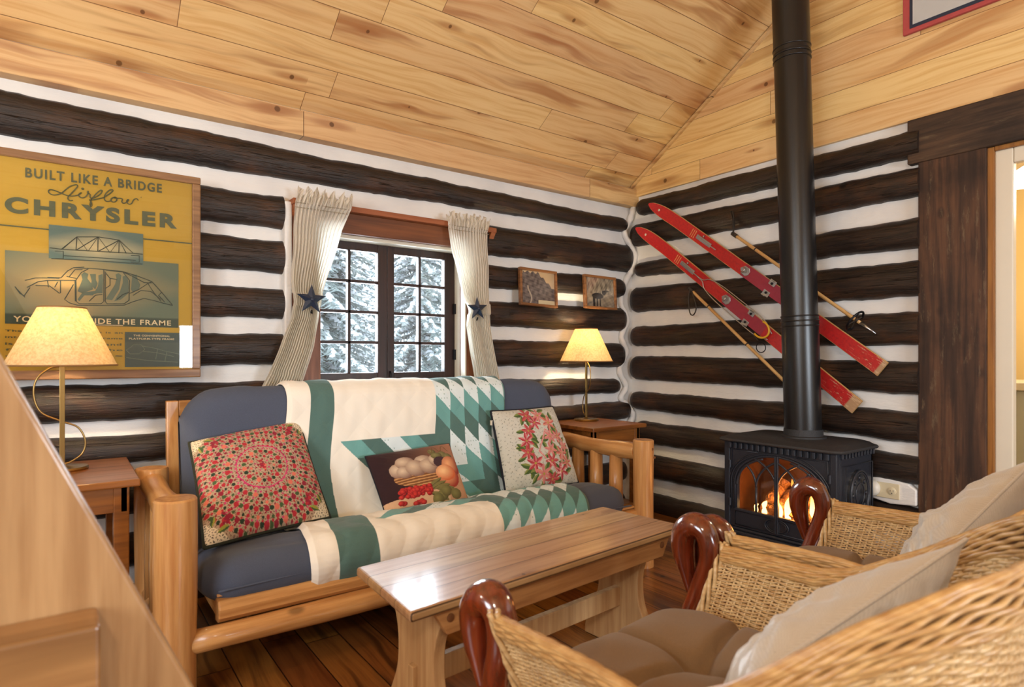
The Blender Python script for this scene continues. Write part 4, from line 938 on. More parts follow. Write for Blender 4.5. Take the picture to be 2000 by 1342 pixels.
mInk = plain('dark_green_ink', lin(62, 76, 48), .6); mInkP = plain('pale_ink', lin(226, 204, 156), .6); mInkD = plain('slate_green_ink', lin(52, 70, 66), .6)
mFrameP = wood_mat('brown_poster_frame', lin(150, 112, 74), lin(112, 78, 50), 'X', .45, .1)
po = thing('framed_poster', 'large framed yellow car advertising poster on the log wall behind the left lamp', 'poster', (-3.217, -.07, 1.41))
PX0, PX1, PZ0, PZ1 = -3.592, -2.846, .980, 1.846; YP = -.086
for (lo, hi) in (((PX0, -.098, PZ0), (PX1, -.066, PZ0+.036)), ((PX0, -.098, PZ1-.030), (PX1, -.066, PZ1)), ((PX0, -.098, PZ0+.036), (PX0+.032, -.066, PZ1-.030)), ((PX1-.032, -.098, PZ0+.036), (PX1, -.066, PZ1-.030))):
    M().box(lo, hi).build('frame_rail', mFrameP, po, bevel=.004)
gp = G('yellow_poster_paper'); n_ = gp.noise(gp.obj(), 4., 4., .6); n2 = gp.noise(gp.obj(), 300., 2., .6)
cc = gp.mix(n_, lin(184, 148, 50), lin(198, 160, 62)); cc = gp.mix(gp.m_('MULTIPLY', n2, .15), cc, lin(150, 110, 40)); gp.bsdf(cc, .7, .2)
pp = M().box((PX0+.02, -.082, PZ0+.02), (PX1-.02, -.07, PZ1-.02)).build('print', gp.m, po)
text_mesh('BUILT LIKE A BRIDGE', -3.443, -2.992, 1.747, .038, YP+.001, mInk, pp, .028, arc=.002, tilt=.012, spc=1.22)
text_mesh('CHRYSLER', -3.503, -2.935, 1.606, .062, YP+.001, mInk, pp, .05, tilt=.008, spc=1.32)
def panel_art(x0, x1, z0, z1, nx, nz, f, y, name='printed_picture'):
    xs_, zs_ = np.linspace(0, 1, nx), np.linspace(0, 1, nz); P = np.zeros((nx, nz, 3)); C = np.zeros((nx, nz, 4))
    for i, a in enumerate(xs_):
        for j, b in enumerate(zs_): P[i, j] = (x0+(x1-x0)*a, y, z0+(z1-z0)*b); C[i, j] = f(a, b)
    return M().grid(P, cols=C).build(name, mArt, pp)
def soften(pts):
    P = np.array(pts, float)
    for _ in range(2): P = np.vstack([P[:1], np.stack([P[:-1]*.75+P[1:]*.25, P[:-1]*.25+P[1:]*.75], 1).reshape(-1, 3), P[-1:]])
    return P
GY, YL = lin(92, 112, 98), lin(196, 158, 84)
panel_art(-3.502, -2.930, 1.192, 1.466, 60, 40, lambda a, b: lerpc(lin(98, 112, 92), lin(186, 152, 92), max(0, 1-abs(a-.35)*1.3-abs(b-.6)*1.2)*.9) if b > .13 else lin(56, 74, 62), YP+.0015)
panel_art(-3.372, -3.060, 1.448, 1.578, 50, 24, lambda a, b: lerpc(lin(84, 110, 104), lin(200, 182, 136), max(0, 1-abs(a-.5)*1.2-abs(b-.45)*1.6)), YP+.0005)
panel_art(-3.124, -2.925, 1.026, 1.170, 30, 20, lambda a, b: lerpc(lin(64, 84, 82), lin(84, 98, 90), b if b < .7 else 0), YP+.001)
for (a, b) in ((-3.56, -3.372), (-3.060, -2.875)): M().box((a, YP, 1.556), (b, YP+.002, 1.5605)).build('printed_rule', mInk, pp)
airflow = [[(-3.332, 1.704), (-3.349, 1.71), (-3.365, 1.714), (-3.372, 1.71), (-3.374, 1.703), (-3.368, 1.696), (-3.357, 1.693), (-3.344, 1.697), (-3.332, 1.704), (-3.32, 1.72), (-3.307, 1.735), (-3.292, 1.744), (-3.283, 1.746), (-3.281, 1.74), (-3.286, 1.731), (-3.299, 1.712), (-3.31, 1.697), (-3.314, 1.687), (-3.31, 1.681), (-3.304, 1.679), (-3.297, 1.682)], [(-3.332, 1.704), (-3.32, 1.699), (-3.305, 1.697), (-3.289, 1.701), (-3.279, 1.706), (-3.273, 1.712), (-3.269, 1.717)], [(-3.269, 1.717), (-3.278, 1.71), (-3.278, 1.702), (-3.271, 1.696), (-3.263, 1.697), (-3.255, 1.703), (-3.249, 1.714), (-3.246, 1.726), (-3.25, 1.725), (-3.25, 1.72), (-3.246, 1.719), (-3.241, 1.713), (-3.242, 1.704), (-3.239, 1.699), (-3.233, 1.7)], [(-3.233, 1.7), (-3.219, 1.709), (-3.207, 1.721), (-3.201, 1.732), (-3.202, 1.738), (-3.209, 1.735), (-3.221, 1.721), (-3.231, 1.705), (-3.238, 1.694), (-3.24, 1.681), (-3.242, 1.671), (-3.239, 1.664), (-3.235, 1.672), (-3.237, 1.684), (-3.241, 1.691), (-3.245, 1.692), (-3.233, 1.693), (-3.218, 1.699), (-3.195, 1.709)], [(-3.195, 1.709), (-3.178, 1.725), (-3.168, 1.736), (-3.164, 1.744), (-3.171, 1.745), (-3.182, 1.737), (-3.192, 1.721), (-3.195, 1.706), (-3.192, 1.696), (-3.183, 1.694), (-3.173, 1.699)], [(-3.157, 1.717), (-3.17, 1.71), (-3.173, 1.701), (-3.168, 1.695), (-3.159, 1.696), (-3.152, 1.703), (-3.151, 1.713), (-3.157, 1.717), (-3.163, 1.713), (-3.154, 1.711), (-3.143, 1.714), (-3.135, 1.714)], [(-3.135, 1.714), (-3.132, 1.71), (-3.136, 1.701), (-3.131, 1.695), (-3.122, 1.698), (-3.115, 1.705), (-3.11, 1.713), (-3.115, 1.713), (-3.119, 1.705), (-3.115, 1.697), (-3.106, 1.694), (-3.099, 1.701), (-3.095, 1.713), (-3.088, 1.721), (-3.081, 1.721), (-3.077, 1.715)], [(-3.269, 1.732), (-3.265, 1.736), (-3.262, 1.733), (-3.265, 1.729), (-3.269, 1.732)], [(-3.068, 1.73), (-3.066, 1.729)]]
bridge = [[(-3.333, 1.486), (-3.284, 1.54), (-3.215, 1.548), (-3.144, 1.543), (-3.095, 1.494), (-3.333, 1.486)], [(-3.284, 1.54), (-3.287, 1.487)], [(-3.215, 1.548), (-3.216, 1.489)], [(-3.144, 1.543), (-3.145, 1.49)], [(-3.33, 1.487), (-3.284, 1.54), (-3.248, 1.487), (-3.215, 1.548), (-3.175, 1.489), (-3.144, 1.543), (-3.119, 1.491)], [(-3.287, 1.487), (-3.215, 1.548)], [(-3.216, 1.489), (-3.144, 1.543)], [(-3.369, 1.488), (-3.33, 1.486)], [(-3.095, 1.494), (-3.062, 1.494)], [(-3.364, 1.447), (-3.2, 1.452), (-3.064, 1.453)], [(-3.325, 1.462), (-3.175, 1.465), (-3.087, 1.466)], [(-3.353, 1.477), (-3.327, 1.479), (-3.327, 1.451), (-3.353, 1.448)], [(-3.103, 1.485), (-3.074, 1.486), (-3.074, 1.459), (-3.103, 1.458)]]
car = [[(-3.333, 1.377), (-3.314, 1.403), (-3.295, 1.418), (-3.26, 1.418), (-3.244, 1.42), (-3.198, 1.419), (-3.131, 1.416), (-3.075, 1.4), (-3.029, 1.383), (-2.993, 1.34), (-2.952, 1.287)], [(-3.295, 1.418), (-3.26, 1.423)], [(-3.308, 1.382), (-3.29, 1.411), (-3.266, 1.413)], [(-3.317, 1.382), (-3.286, 1.376)], [(-3.247, 1.417), (-3.27, 1.401), (-3.287, 1.37), (-3.286, 1.286), (-3.276, 1.277), (-3.205, 1.281), (-3.196, 1.291), (-3.196, 1.419)], [(-3.191, 1.411), (-3.191, 1.291), (-3.185, 1.282), (-3.127, 1.285), (-3.11, 1.3), (-3.108, 1.382), (-3.131, 1.414), (-3.191, 1.417)], [(-3.29, 1.37), (-3.289, 1.286)], [(-3.336, 1.365), (-3.336, 1.315)], [(-3.336, 1.365), (-3.29, 1.368)], [(-3.339, 1.372), (-3.376, 1.371), (-3.412, 1.369), (-3.444, 1.357)], [(-3.336, 1.364), (-3.376, 1.362), (-3.406, 1.354), (-3.438, 1.331)], [(-3.333, 1.375), (-3.376, 1.374)], [(-3.473, 1.332), (-3.459, 1.307), (-3.447, 1.297), (-3.429, 1.331)], [(-3.47, 1.325), (-3.444, 1.293)], [(-3.295, 1.352), (-3.323, 1.292), (-3.308, 1.279), (-3.282, 1.271), (-3.198, 1.275), (-3.127, 1.279), (-3.096, 1.295), (-3.057, 1.311), (-3.018, 1.303), (-2.985, 1.294), (-2.952, 1.287)], [(-3.131, 1.414), (-3.103, 1.402), (-3.057, 1.377), (-3.029, 1.377)], [(-3.106, 1.329), (-3.075, 1.347), (-3.043, 1.374), (-3.025, 1.342), (-2.996, 1.302)], [(-3.029, 1.383), (-3.043, 1.374)], [(-2.993, 1.34), (-3.004, 1.327), (-2.982, 1.299)], [(-3.096, 1.321), (-3.068, 1.343), (-3.032, 1.341), (-2.996, 1.31)], [(-3.191, 1.407), (-3.175, 1.385), (-3.175, 1.357), (-3.191, 1.343)], [(-3.175, 1.385), (-3.151, 1.382)], [(-3.412, 1.34), (-3.369, 1.341), (-3.339, 1.314)], [(-3.376, 1.362), (-3.373, 1.335)], [(-3.345, 1.358), (-3.354, 1.337)], [(-3.151, 1.302), (-3.131, 1.323), (-3.11, 1.333)], [(-3.244, 1.289), (-3.224, 1.314), (-3.201, 1.319)]]
people = [[(-3.282, 1.326), (-3.266, 1.374), (-3.27, 1.393), (-3.26, 1.404), (-3.247, 1.397), (-3.25, 1.379), (-3.237, 1.36), (-3.231, 1.337), (-3.266, 1.319)], [(-3.242, 1.397), (-3.222, 1.399), (-3.222, 1.375), (-3.216, 1.362), (-3.224, 1.337), (-3.239, 1.352), (-3.236, 1.372)], [(-3.231, 1.317), (-3.216, 1.35), (-3.213, 1.374), (-3.214, 1.394), (-3.2, 1.401), (-3.198, 1.375), (-3.2, 1.323), (-3.218, 1.322)], [(-3.282, 1.294), (-3.266, 1.323), (-3.224, 1.331), (-3.231, 1.313), (-3.26, 1.311), (-3.276, 1.287)], [(-3.19, 1.3), (-3.175, 1.328), (-3.158, 1.362), (-3.153, 1.386), (-3.156, 1.402), (-3.146, 1.409), (-3.136, 1.4), (-3.139, 1.379), (-3.144, 1.342), (-3.168, 1.297)], [(-3.161, 1.293), (-3.141, 1.335), (-3.131, 1.372), (-3.132, 1.396), (-3.122, 1.401), (-3.113, 1.385), (-3.11, 1.353), (-3.113, 1.328), (-3.137, 1.302)], [(-3.103, 1.345), (-3.1, 1.382), (-3.098, 1.405), (-3.082, 1.408), (-3.08, 1.388), (-3.07, 1.366), (-3.075, 1.347), (-3.096, 1.333)]]
cpanel = [[(-3.119, 1.095), (-3.093, 1.118), (-3.067, 1.118), (-3.054, 1.099), (-3.074, 1.08), (-3.106, 1.08), (-3.119, 1.095)], [(-3.067, 1.114), (-3.015, 1.103), (-2.981, 1.092), (-2.929, 1.08)], [(-3.061, 1.091), (-3.008, 1.084), (-2.947, 1.069)], [(-3.119, 1.065), (-3.048, 1.053), (-2.933, 1.045)], [(-3.008, 1.103), (-3.015, 1.057)], [(-2.974, 1.088), (-2.981, 1.049)]]
def strokes(L, r, y, mt_, name):
    for s in L:
        p = smoothpath([(a, y, b) for a, b in s], 4) if name == 'script_lettering' else np.array([(a, y, b) for a, b in s]); M().tube(p, r, 5, ell=(1, .3), up=(0, 0, 1)).build(name, mt_, pp)
g_ = M()
for s in airflow: g_.tube(soften([(a, YP, b) for a, b in s]), .0021, 6)
g_.build('script_lettering', mInk, pp, smooth=True)
for nm, L, r_, mt_, y in (('printed_drawing', bridge, .0016, mInkD, YP-.0005), ('printed_drawing', car, .0015, mInkD, YP-.0005), ('printed_drawing', cpanel, .0015, lin(120, 134, 120), YP)):
    g_ = M(); [g_.tube([(a, y, b) for a, b in s], r_, 4) for s in L]; g_.build(nm, mt_ if not isinstance(mt_, tuple) else plain('sage_ink', mt_, .6), pp)
g_ = M(); [g_.add([(a, YP+.001, b) for a, b in s], [tuple(range(len(s)))]) for s in people]; g_.build('printed_figures', plain('figure_ink', lin(84, 98, 80), .7), pp)
M().box((-3.240, YP-.0005, 1.1945), (-3.130, YP+.001, 1.197)).build('printed_rule', mInkP, pp)
text_mesh('YOU RIDE INSIDE THE FRAME', -3.478, -2.958, 1.200, .022, YP+.0005, mInkP, pp, .016, spc=1.14)
for k, ln_ in enumerate(('The Airflow body that is an', 'integral part of rigid frame', 'is one with metal and', 'frame part of the', 'car body is')):
    text_mesh(ln_, -3.502, -3.132 if k != 2 else -3.136, 1.160-.0235*k, .010, YP+.001, mInk, pp, .015)
text_mesh('THE CONVENTIONAL', -3.094, -2.962, 1.152, .0075, YP, mInkP, pp, .02); text_mesh('PLATFORM-TYPE FRAME', -3.110, -2.946, 1.139, .0075, YP, mInkP, pp, .02)
M().box((PX0+.03, -.0935, PZ0+.034), (PX1-.03, -.092, PZ1-.028)).build('glass', glass_mat('picture_glass', (1, 1, 1, 1), .015, .75), po)

# ================================================================ SMALL PICTURES
mFrameS = wood_mat('bronze_brown_picture_frame', lin(150, 102, 60), lin(104, 66, 40), 'X', .35, .3)
mGlassS = glass_mat('small_picture_glass', (1, 1, 1, 1), .12, .25)
def picture(label, x0, x1, z0, z1, f, lean, roll):
    cx, cz = (x0+x1)/2, (z0+z1)/2; t_ = thing('framed_photograph', label, 'picture', (cx, -.07, cz), 'small framed photographs on the log wall'); ORG[t_.name] = Vector((0, 0, 0)); w_, h_ = (x1-x0)/2, (z1-z0)/2
    t_.rotation_euler = (lean, roll, 0); b = .016
    for (lo, hi) in (((-w_, -.018, -h_), (w_, .008, -h_+b)), ((-w_, -.018, h_-b), (w_, .008, h_)), ((-w_, -.018, -h_+b), (-w_+b, .008, h_-b)), ((w_-b, -.018, -h_+b), (w_, .008, h_-b))): M().box(lo, hi).build('frame_rail', mFrameS, t_, bevel=.003)
    n_ = 110; P = np.zeros((n_, n_, 3)); C = np.zeros((n_, n_, 4))
    for i in range(n_):
        for j in range(n_): a, c2 = i/(n_-1), j/(n_-1); P[i, j] = (-w_+b*.8+(2*w_-1.6*b)*a, -.004, -h_+b*.8+(2*h_-1.6*b)*c2); C[i, j] = f(a, c2)
    M().grid(P, cols=C).build('print', mArt, t_); M().box((-w_+b*.8, -.010, -h_+b*.8), (w_-b*.8, -.009, h_-b*.8)).build('glass', mGlassS, t_)
def mountain(a, b):
    sky = b > .95-.75*max(0, a-.5)*1.3+.03*math.sin(a*40) or (a < .06 and b > .9)
    if b < .14 and a > .5: return lin(216, 200, 160)
    if sky: return lin(206, 176, 134)
    n_ = float(vnoise(a*14+b*9, b*12-a*12, 1.2, 2)); v = .5+.5*n_
    if abs(a-.25-.05*math.sin(b*9)) < .02 and b < .55: return lin(176, 160, 140)
    return lerpc(lin(64, 54, 52), lin(150, 134, 124), v*.8)
def moose(a, b):
    n_ = float(vnoise(a*16, b*6, 1.5, 6)); c = lerpc(lin(70, 62, 54), lin(190, 176, 150), .5+.5*n_) if b > .45 else lerpc(lin(110, 98, 84), lin(180, 164, 138), .5+.5*float(vnoise(a*9, b*9, 1.3, 1)))
    if math.hypot((a-.42)/.20, (b-.38)/.10) < 1 or math.hypot((a-.64)/.07, (b-.50)/.08) < 1 or (b < .36 and b > .03 and (abs(a-.30) < .025 or abs(a-.40) < .022 or abs(a-.50) < .022 or abs(a-.27) < .02)): return lin(26, 24, 26)
    if math.hypot((a-.72)/.10, (b-.56)/.03) < 1 or (abs(a-.72) < .01 and .5 < b < .66): return lin(34, 30, 30)
    return c
picture('small framed sepia photograph of a steep mountain, hanging beside the right curtain', -1.095, -.80, 1.378, 1.612, mountain, math.radians(-4), math.radians(1.5))
picture('small framed sepia photograph of a dark moose among trees, nearest the log corner', -.562, -.266, 1.386, 1.612, moose, math.radians(-4), math.radians(.6))

# ================================================================ SKIS AND POLES on the right wall
def ski_mat():
    g = G('worn_red_ski_paint'); x = g.sep(g.obj())[0]; o = g.obj()
    n_ = g.noise(g.map(o, (3, 22, 22)), 6., 6., .8); n2 = g.noise(o, 70., 4., .7); tail = g.step(x, 1.42, 1.80)
    wear = g.m_('MULTIPLY_ADD', tail, .16, g.m_('SUBTRACT', n_, .5)); c = g.mix(g.step(n2, .4, .8), lin(186, 30, 28), lin(150, 22, 26))
    c = g.mix(g.step(x, 1.775, 1.785), c, lin(176, 140, 104)); c = g.mix(g.step(wear, .20, .26), c, lin(206, 176, 140))
    c = g.mix(g.m_('MULTIPLY', g.m_('SUBTRACT', 1., g.step(n2, .27, .31)), .7), c, lin(226, 190, 120))
    g.bsdf(c, .42, .5, bump=g.bump(n_, .2, .002), coat=.15); return g.m
mSki = ski_mat(); mSkiEdge = wood_mat('bare_ski_edge', lin(216, 176, 112), lin(180, 136, 80), 'X', .5)
mLeather = plain('dark_leather', lin(50, 42, 34), .6); mYellow = plain('yellow_strap', lin(220, 170, 40), .5)
mBamboo = wood_mat('bamboo', lin(214, 172, 112), lin(190, 142, 84), 'X', .35, .3, knots=0.)
mWorn = plain('worn_burgundy_patch', lin(150, 40, 60), .5, noise_amt=.2, nscale=40)
def oriented(y0, z0, y1, z1, x=-.093):
    """local X runs along the item down the wall, local Z points into the room, local Y across"""
    d = Vector((0, y1-y0, z1-z0)); L = d.length; d.normalize(); n_ = Vector((-1, 0, 0)); c = n_.cross(d)
    return Matrix(((d.x, c.x, n_.x, x), (d.y, c.y, n_.y, y0), (d.z, c.z, n_.z, z0), (0, 0, 0, 1))), L
def ski(label, y0, z0, y1, z1, cable):
    T_, L = oriented(y0, z0, y1, z1, -.082); t_ = thing('ski', label, 'ski', (0, 0, 0), 'red wooden skis on the right wall'); t_.matrix_world = T_; ORG[t_.name] = Vector((0, 0, 0))
    n_ = 70; top, bot = [], []
    for i in range(n_+1):
        s = L*i/n_; w_ = .041-.003*math.sin(PI*s/L)
        if s < .17: w_ *= math.sqrt(max(0.02, 1-(1-s/.17)**2.2))
        lift = .055*max(0, 1-s/.30)**2; top.append((s, w_, lift))
    for nm, mt_, k, za, zb in (('ski_body', mSkiEdge, 1.0, 0, .010), ('painted_top', mSki, .93, .0102, .0125)):
        g_ = M(); vs_ = []
        for s, w_, l in top: w2 = w_*k; vs_ += [(s, -w2, za+l), (s, w2, za+l), (s, w2, zb+l), (s, -w2, zb+l)]
        fs = [(i*4+q, i*4+(q+1) % 4, i*4+4+(q+1) % 4, i*4+4+q) for i in range(n_) for q in range(4)]+[(3, 2, 1, 0), tuple(n_*4+q for q in range(4))]
        g_.add(vs_, fs).build(nm, mt_, t_)
    M().lathe([(.008, .0), (.008, .002), (.001, .003)], (.085, 0, .0125+.055*(1-.085/.30)**2), 14).build('tip_rivet', mCream, t_, smooth=True)
    for k in range(3): M().box((.385+.016*k, -.026, .0125), (.389+.016*k, .026, .0132)).build('painted_line', mSkiEdge, t_)
    M().box((.44, -.014, .0125), (.57, .014, .021)).build('cable_clamp', mSteel, t_, bevel=.003); M().box((.45, -.003, .021), (.62, .004, .026)).build('clamp_lever', mSteel, t_, bevel=.002)
    M().lathe([(.006, 0), (.006, .01), (.002, .012)], (.49, .024, .0125), 10).build('screw', mSteel, t_, smooth=True)
    # burgundy foot patch, toe plate, side plates
    M().box((.85, -.0375, .0125), (1.18, .0375, .0135)).build('foot_patch', mWorn, t_)
    M().prism([(.83, 0), (.85, -.024), (.885, -.026), (.90, -.01), (.90, .01), (.885, .026), (.85, .024)], 'z', .0135, .019).build('toe_plate', mSteel, t_, bevel=.002)
    M().tube(smoothpath([(.85, -.015, .02), (.868, -.008, .034), (.868, .008, .034), (.85, .015, .02)], 4), .004, 8).build('toe_ring', mSteel, t_, smooth=True)
    for sd in (-1, 1):
        M().box((1.035, sd*.034-.016, .0135), (1.08, sd*.034+.016, .018)).build('side_plate', mSteel, t_, bevel=.003); M().box((1.045, sd*.046-.002, .0135), (1.07, sd*.046+.002, .040)).build('side_plate', mSteel, t_, bevel=.001)
        M().lathe([(.007, 0), (.007, .006), (.002, .008)], (1.058, sd*.030, .018), 10).build('screw', mDkSteel, t_, smooth=True)
    if cable:
        pth = [(.60, 0, .024), (.66, .006, .022), (.70, .034, .02), (.80, .050, .018), (.95, .053, .018), (1.06, .055, .02), (1.16, .050, .022), (1.24, .02, .03)]
        M().tube(smoothpath(pth, 6), .003, 6).build('binding_cable', mSteel, t_, smooth=True); M().tube(smoothpath([(a, -b, c_) for a, b, c_ in pth], 6), .003, 6).build('binding_cable', mSteel, t_, smooth=True)
        an2 = np.linspace(-.3, PI+.3, 16); M().tube([(1.17+.055*math.sin(a), .045*math.cos(a), .03) for a in an2], .006, 8).build('heel_spring', mYellow, t_, smooth=True)
        M().tube([(1.22+.03*math.cos(a)+.01, -.085+.028*math.sin(a), .018) for a in np.linspace(0, 2*PI, 17)[:-1]], .0028, 6, closed=True).build('loose_loop', mDkSteel, t_, smooth=True)
        M().tube([(1.10, -.05, .018), (1.19, -.065, .018)], .003, 6).build('loose_strap', mLeather, t_)
ski('upper red wooden ski with worn paint, mounted slanting on the right log wall', -.268, 2.098, -1.702, 1.006, False)
ski('lower red wooden ski with a looped binding cable, slanting on the right log wall', -.152, 1.955, -1.582, .812, True)
def pole(label, y0, z0, y1, z1, basket, strap):
    T_, L = oriented(y0, z0, y1, z1, -.078); t_ = thing('ski_pole', label, 'ski pole', (0, 0, 0), 'bamboo ski poles on the right wall'); t_.matrix_world = T_; ORG[t_.name] = Vector((0, 0, 0))
    M().tube([(s, 0, 0) for s in np.linspace(0, L-.09*basket, 20)], .0095, 12).build('shaft', mBamboo, t_, smooth=True)
    for k in range(3): M().tube([(.17+.36*k, 0, 0), (.174+.36*k, 0, 0), (.178+.36*k, 0, 0)], [.0095, .0115, .0095], 12).build('bamboo_node', mLeather, t_, smooth=True)
    M().tube([(-.02, 0, 0), (.02, 0, 0)], .0125, 12).build('grip_cap', mLeather, t_, smooth=True, auto=40)
    if strap == 1: M().tube(smoothpath([(-.005, .0, .006), (-.06, .07, .012), (-.10, .10, .012), (-.085, .105, .012), (-.045, .065, .010), (0, .0, .012)], 5), .007, 6, ell=(1, .35), up=(0, 0, 1)).build('wrist_strap', mLeather, t_, smooth=True)
    else: M().tube(smoothpath([(0, 0, .012), (.03, -.05, .012), (.10, -.11, .012), (.13, -.10, .012), (.11, -.05, .012), (.02, .0, .012)], 5), .004, 6).build('wrist_strap', mLeather, t_, smooth=True)
    if basket:
        bx = L-.11; an2 = np.linspace(0, 2*PI, 25)[:-1]
        M().tube([(bx, .055*math.cos(a), .05*math.sin(a)+.026) for a in an2], .0055, 8, closed=True).build('basket', mDkSteel, t_, smooth=True)
        for k in range(2): a = k*PI/2+.5; M().tube([(bx, .055*math.cos(a), .05*math.sin(a)+.026), (bx, -.055*math.cos(a), -.05*math.sin(a)+.026)], .003, 6).build('basket_strut', mLeather, t_)
        M().tube([(L-.09, 0, 0), (L-.05, 0, 0), (L, 0, 0)], [.011, .008, .002], 10).build('tip', mSteel, t_, smooth=True)
pole('upper bamboo ski pole with a round basket, right of the red skis', -.874, 1.80, -1.665, 1.182, 1, 1)
pole('lower bamboo ski pole with a hanging leather loop, left of the red skis', -.559, 1.497, -1.25, .875, 0, 0)

# ================================================================ SIGN, OUTLET
sg = thing('painted_sign', 'white wall sign with red and navy border, high on the gable', 'sign', (-.05, -2.2, 2.62))
SR, SN, SW = plain('faded_red_paint', lin(176, 74, 74), .6, noise_amt=.2, nscale=30), plain('navy_paint', lin(34, 44, 66), .6), plain('aged_white_paint', lin(190, 192, 192), .6, noise_amt=.08, nscale=20)
M().box((-.052, -2.75, 2.622), (-.034, -1.776, 3.10)).build('sign_board', SR, sg, bevel=.002); M().box((-.054, -2.72, 2.642), (-.050, -1.806, 3.07)).build('inner_border', SN, sg); M().box((-.056, -2.705, 2.657), (-.052, -1.82, 3.055)).build('sign_face', SW, sg)
mIvory = plain('ivory_plastic', lin(226, 212, 178), .35, coat=.2); mWhiteP = plain('white_plastic', lin(228, 224, 210), .4)
M().prism([(-1.60, .40), (-1.62, .462), (-1.68, .472), (-1.80, .455), (-1.835, .43), (-1.835, .355), (-1.72, .345), (-1.63, .362)], 'x', -.056, -.01).build('chinking', mChink, wr, bevel=.006)
ou = thing('wall_outlet', 'ivory electrical outlet low on the right wall beside the barn board', 'outlet', (-.06, -1.71, .41))
M().box((-.063, -1.765, .372), (-.056, -1.65, .447)).build('cover_plate', mIvory, ou, bevel=.003)
for y in (-1.733,): M().lathe([(.0185, 0), (.0185, -.003), (.017, -.004)], (-.063, y, .41), 20, axis='x').build('socket_face', mIvory, ou, smooth=True, auto=40)
mSlot = plain('dark_slot', (.01, .01, .01, 1), .6)
for dy, dz, h_, w_ in ((-.0065, .002, .010, .0016), (.0065, .002, .008, .0016), (0, -.0095, .004, .004)): M().box((-.0676, -1.733+dy-w_/2, .41+dz-h_/2), (-.066, -1.733+dy+w_/2, .41+dz+h_/2)).build('slot', mSlot, ou)
nl = thing('plug_in_detector', 'round white plug-in unit on the left half of the ivory outlet', 'night light', (-.08, -1.655, .412))
M().lathe([(.040, 0), (.042, -.010), (.036, -.026), (.020, -.034), (.012, -.035)], (-.064, -1.642, .414), 32, axis='x').build('dome', mWhiteP, nl, smooth=True); M().lathe([(.011, 0), (.011, -.004), (.008, -.006)], (-.0985, -1.642, .414), 16, axis='x').build('lens', plain('grey_lens', lin(150, 152, 146), .3), nl, smooth=True)

# ================================================================ WICKER ARMCHAIRS
def wick(name, a, b, c_):
    g = G(name); n_ = g.noise(g.map(g.obj(), (1, 1, 3)), 30., 3., .6); n2 = g.noise(g.obj(), 7., 3., .6); c = g.mix(g.step(n_, .3, .7), a, b); c = g.mix(g.m_('MULTIPLY', g.step(n2, .5, .8), .5), c, c_)
    g.bsdf(c, .42, .45, coat=.12); return g.m
mWick = wick('golden_wicker', lin(206, 174, 124), lin(180, 142, 92), lin(142, 102, 60)); mWickD = wick('honey_wicker_rim', lin(196, 156, 100), lin(170, 126, 74), lin(130, 88, 48))
HW_T, HW_B = .392, .255
def hz(y): return float(np.interp(-y, [-.36, -.33, -.08, 0, .14, .20, .29, .36, .42], [.548, .550, .555, .576, .658, .70, .762, .80, .81]))
def plan(t, w_, yf, yb, e=2.6):
    """t 0..1 from the right front round the back to the left front"""
    Ls = (yf-yb)-w_*.8; arc = 2.45*w_*.95; tot = 2*Ls+arc; s = t*tot
    if s < Ls: return (w_, yf-s)
    if s > Ls+arc: return (-w_, yf-(tot-s))
    a = (s-Ls)/arc*PI; ca, sa = math.cos(a), math.sin(a); r_ = (abs(ca)**e+abs(sa)**e)**(-1/e); return (w_*ca*r_, yb+w_*.8-w_*.8*sa*r_)
def surf(t, h):
    bx, by = plan(t, HW_B, .365, -.30); tx, ty_ = plan(t, HW_T, .335, -.40); tx *= 1.03 if tx < 0 else 1; zt_ = hz(ty_); k = h; zt_ += (.026*max(0, min(1, (ty_+.02)/.1))-.02*math.exp(-((ty_+.12)/.14)**2))*(tx < 0); bow = .012*math.sin(PI*h)
    x, y = bx+(tx-bx)*k, by+(ty_-by)*k; z = .26+(zt_-.26)*h; l = math.hypot(x, y+.05) or 1; return np.array([x*(1+bow/l*.5), y, z])
NS_ = 92
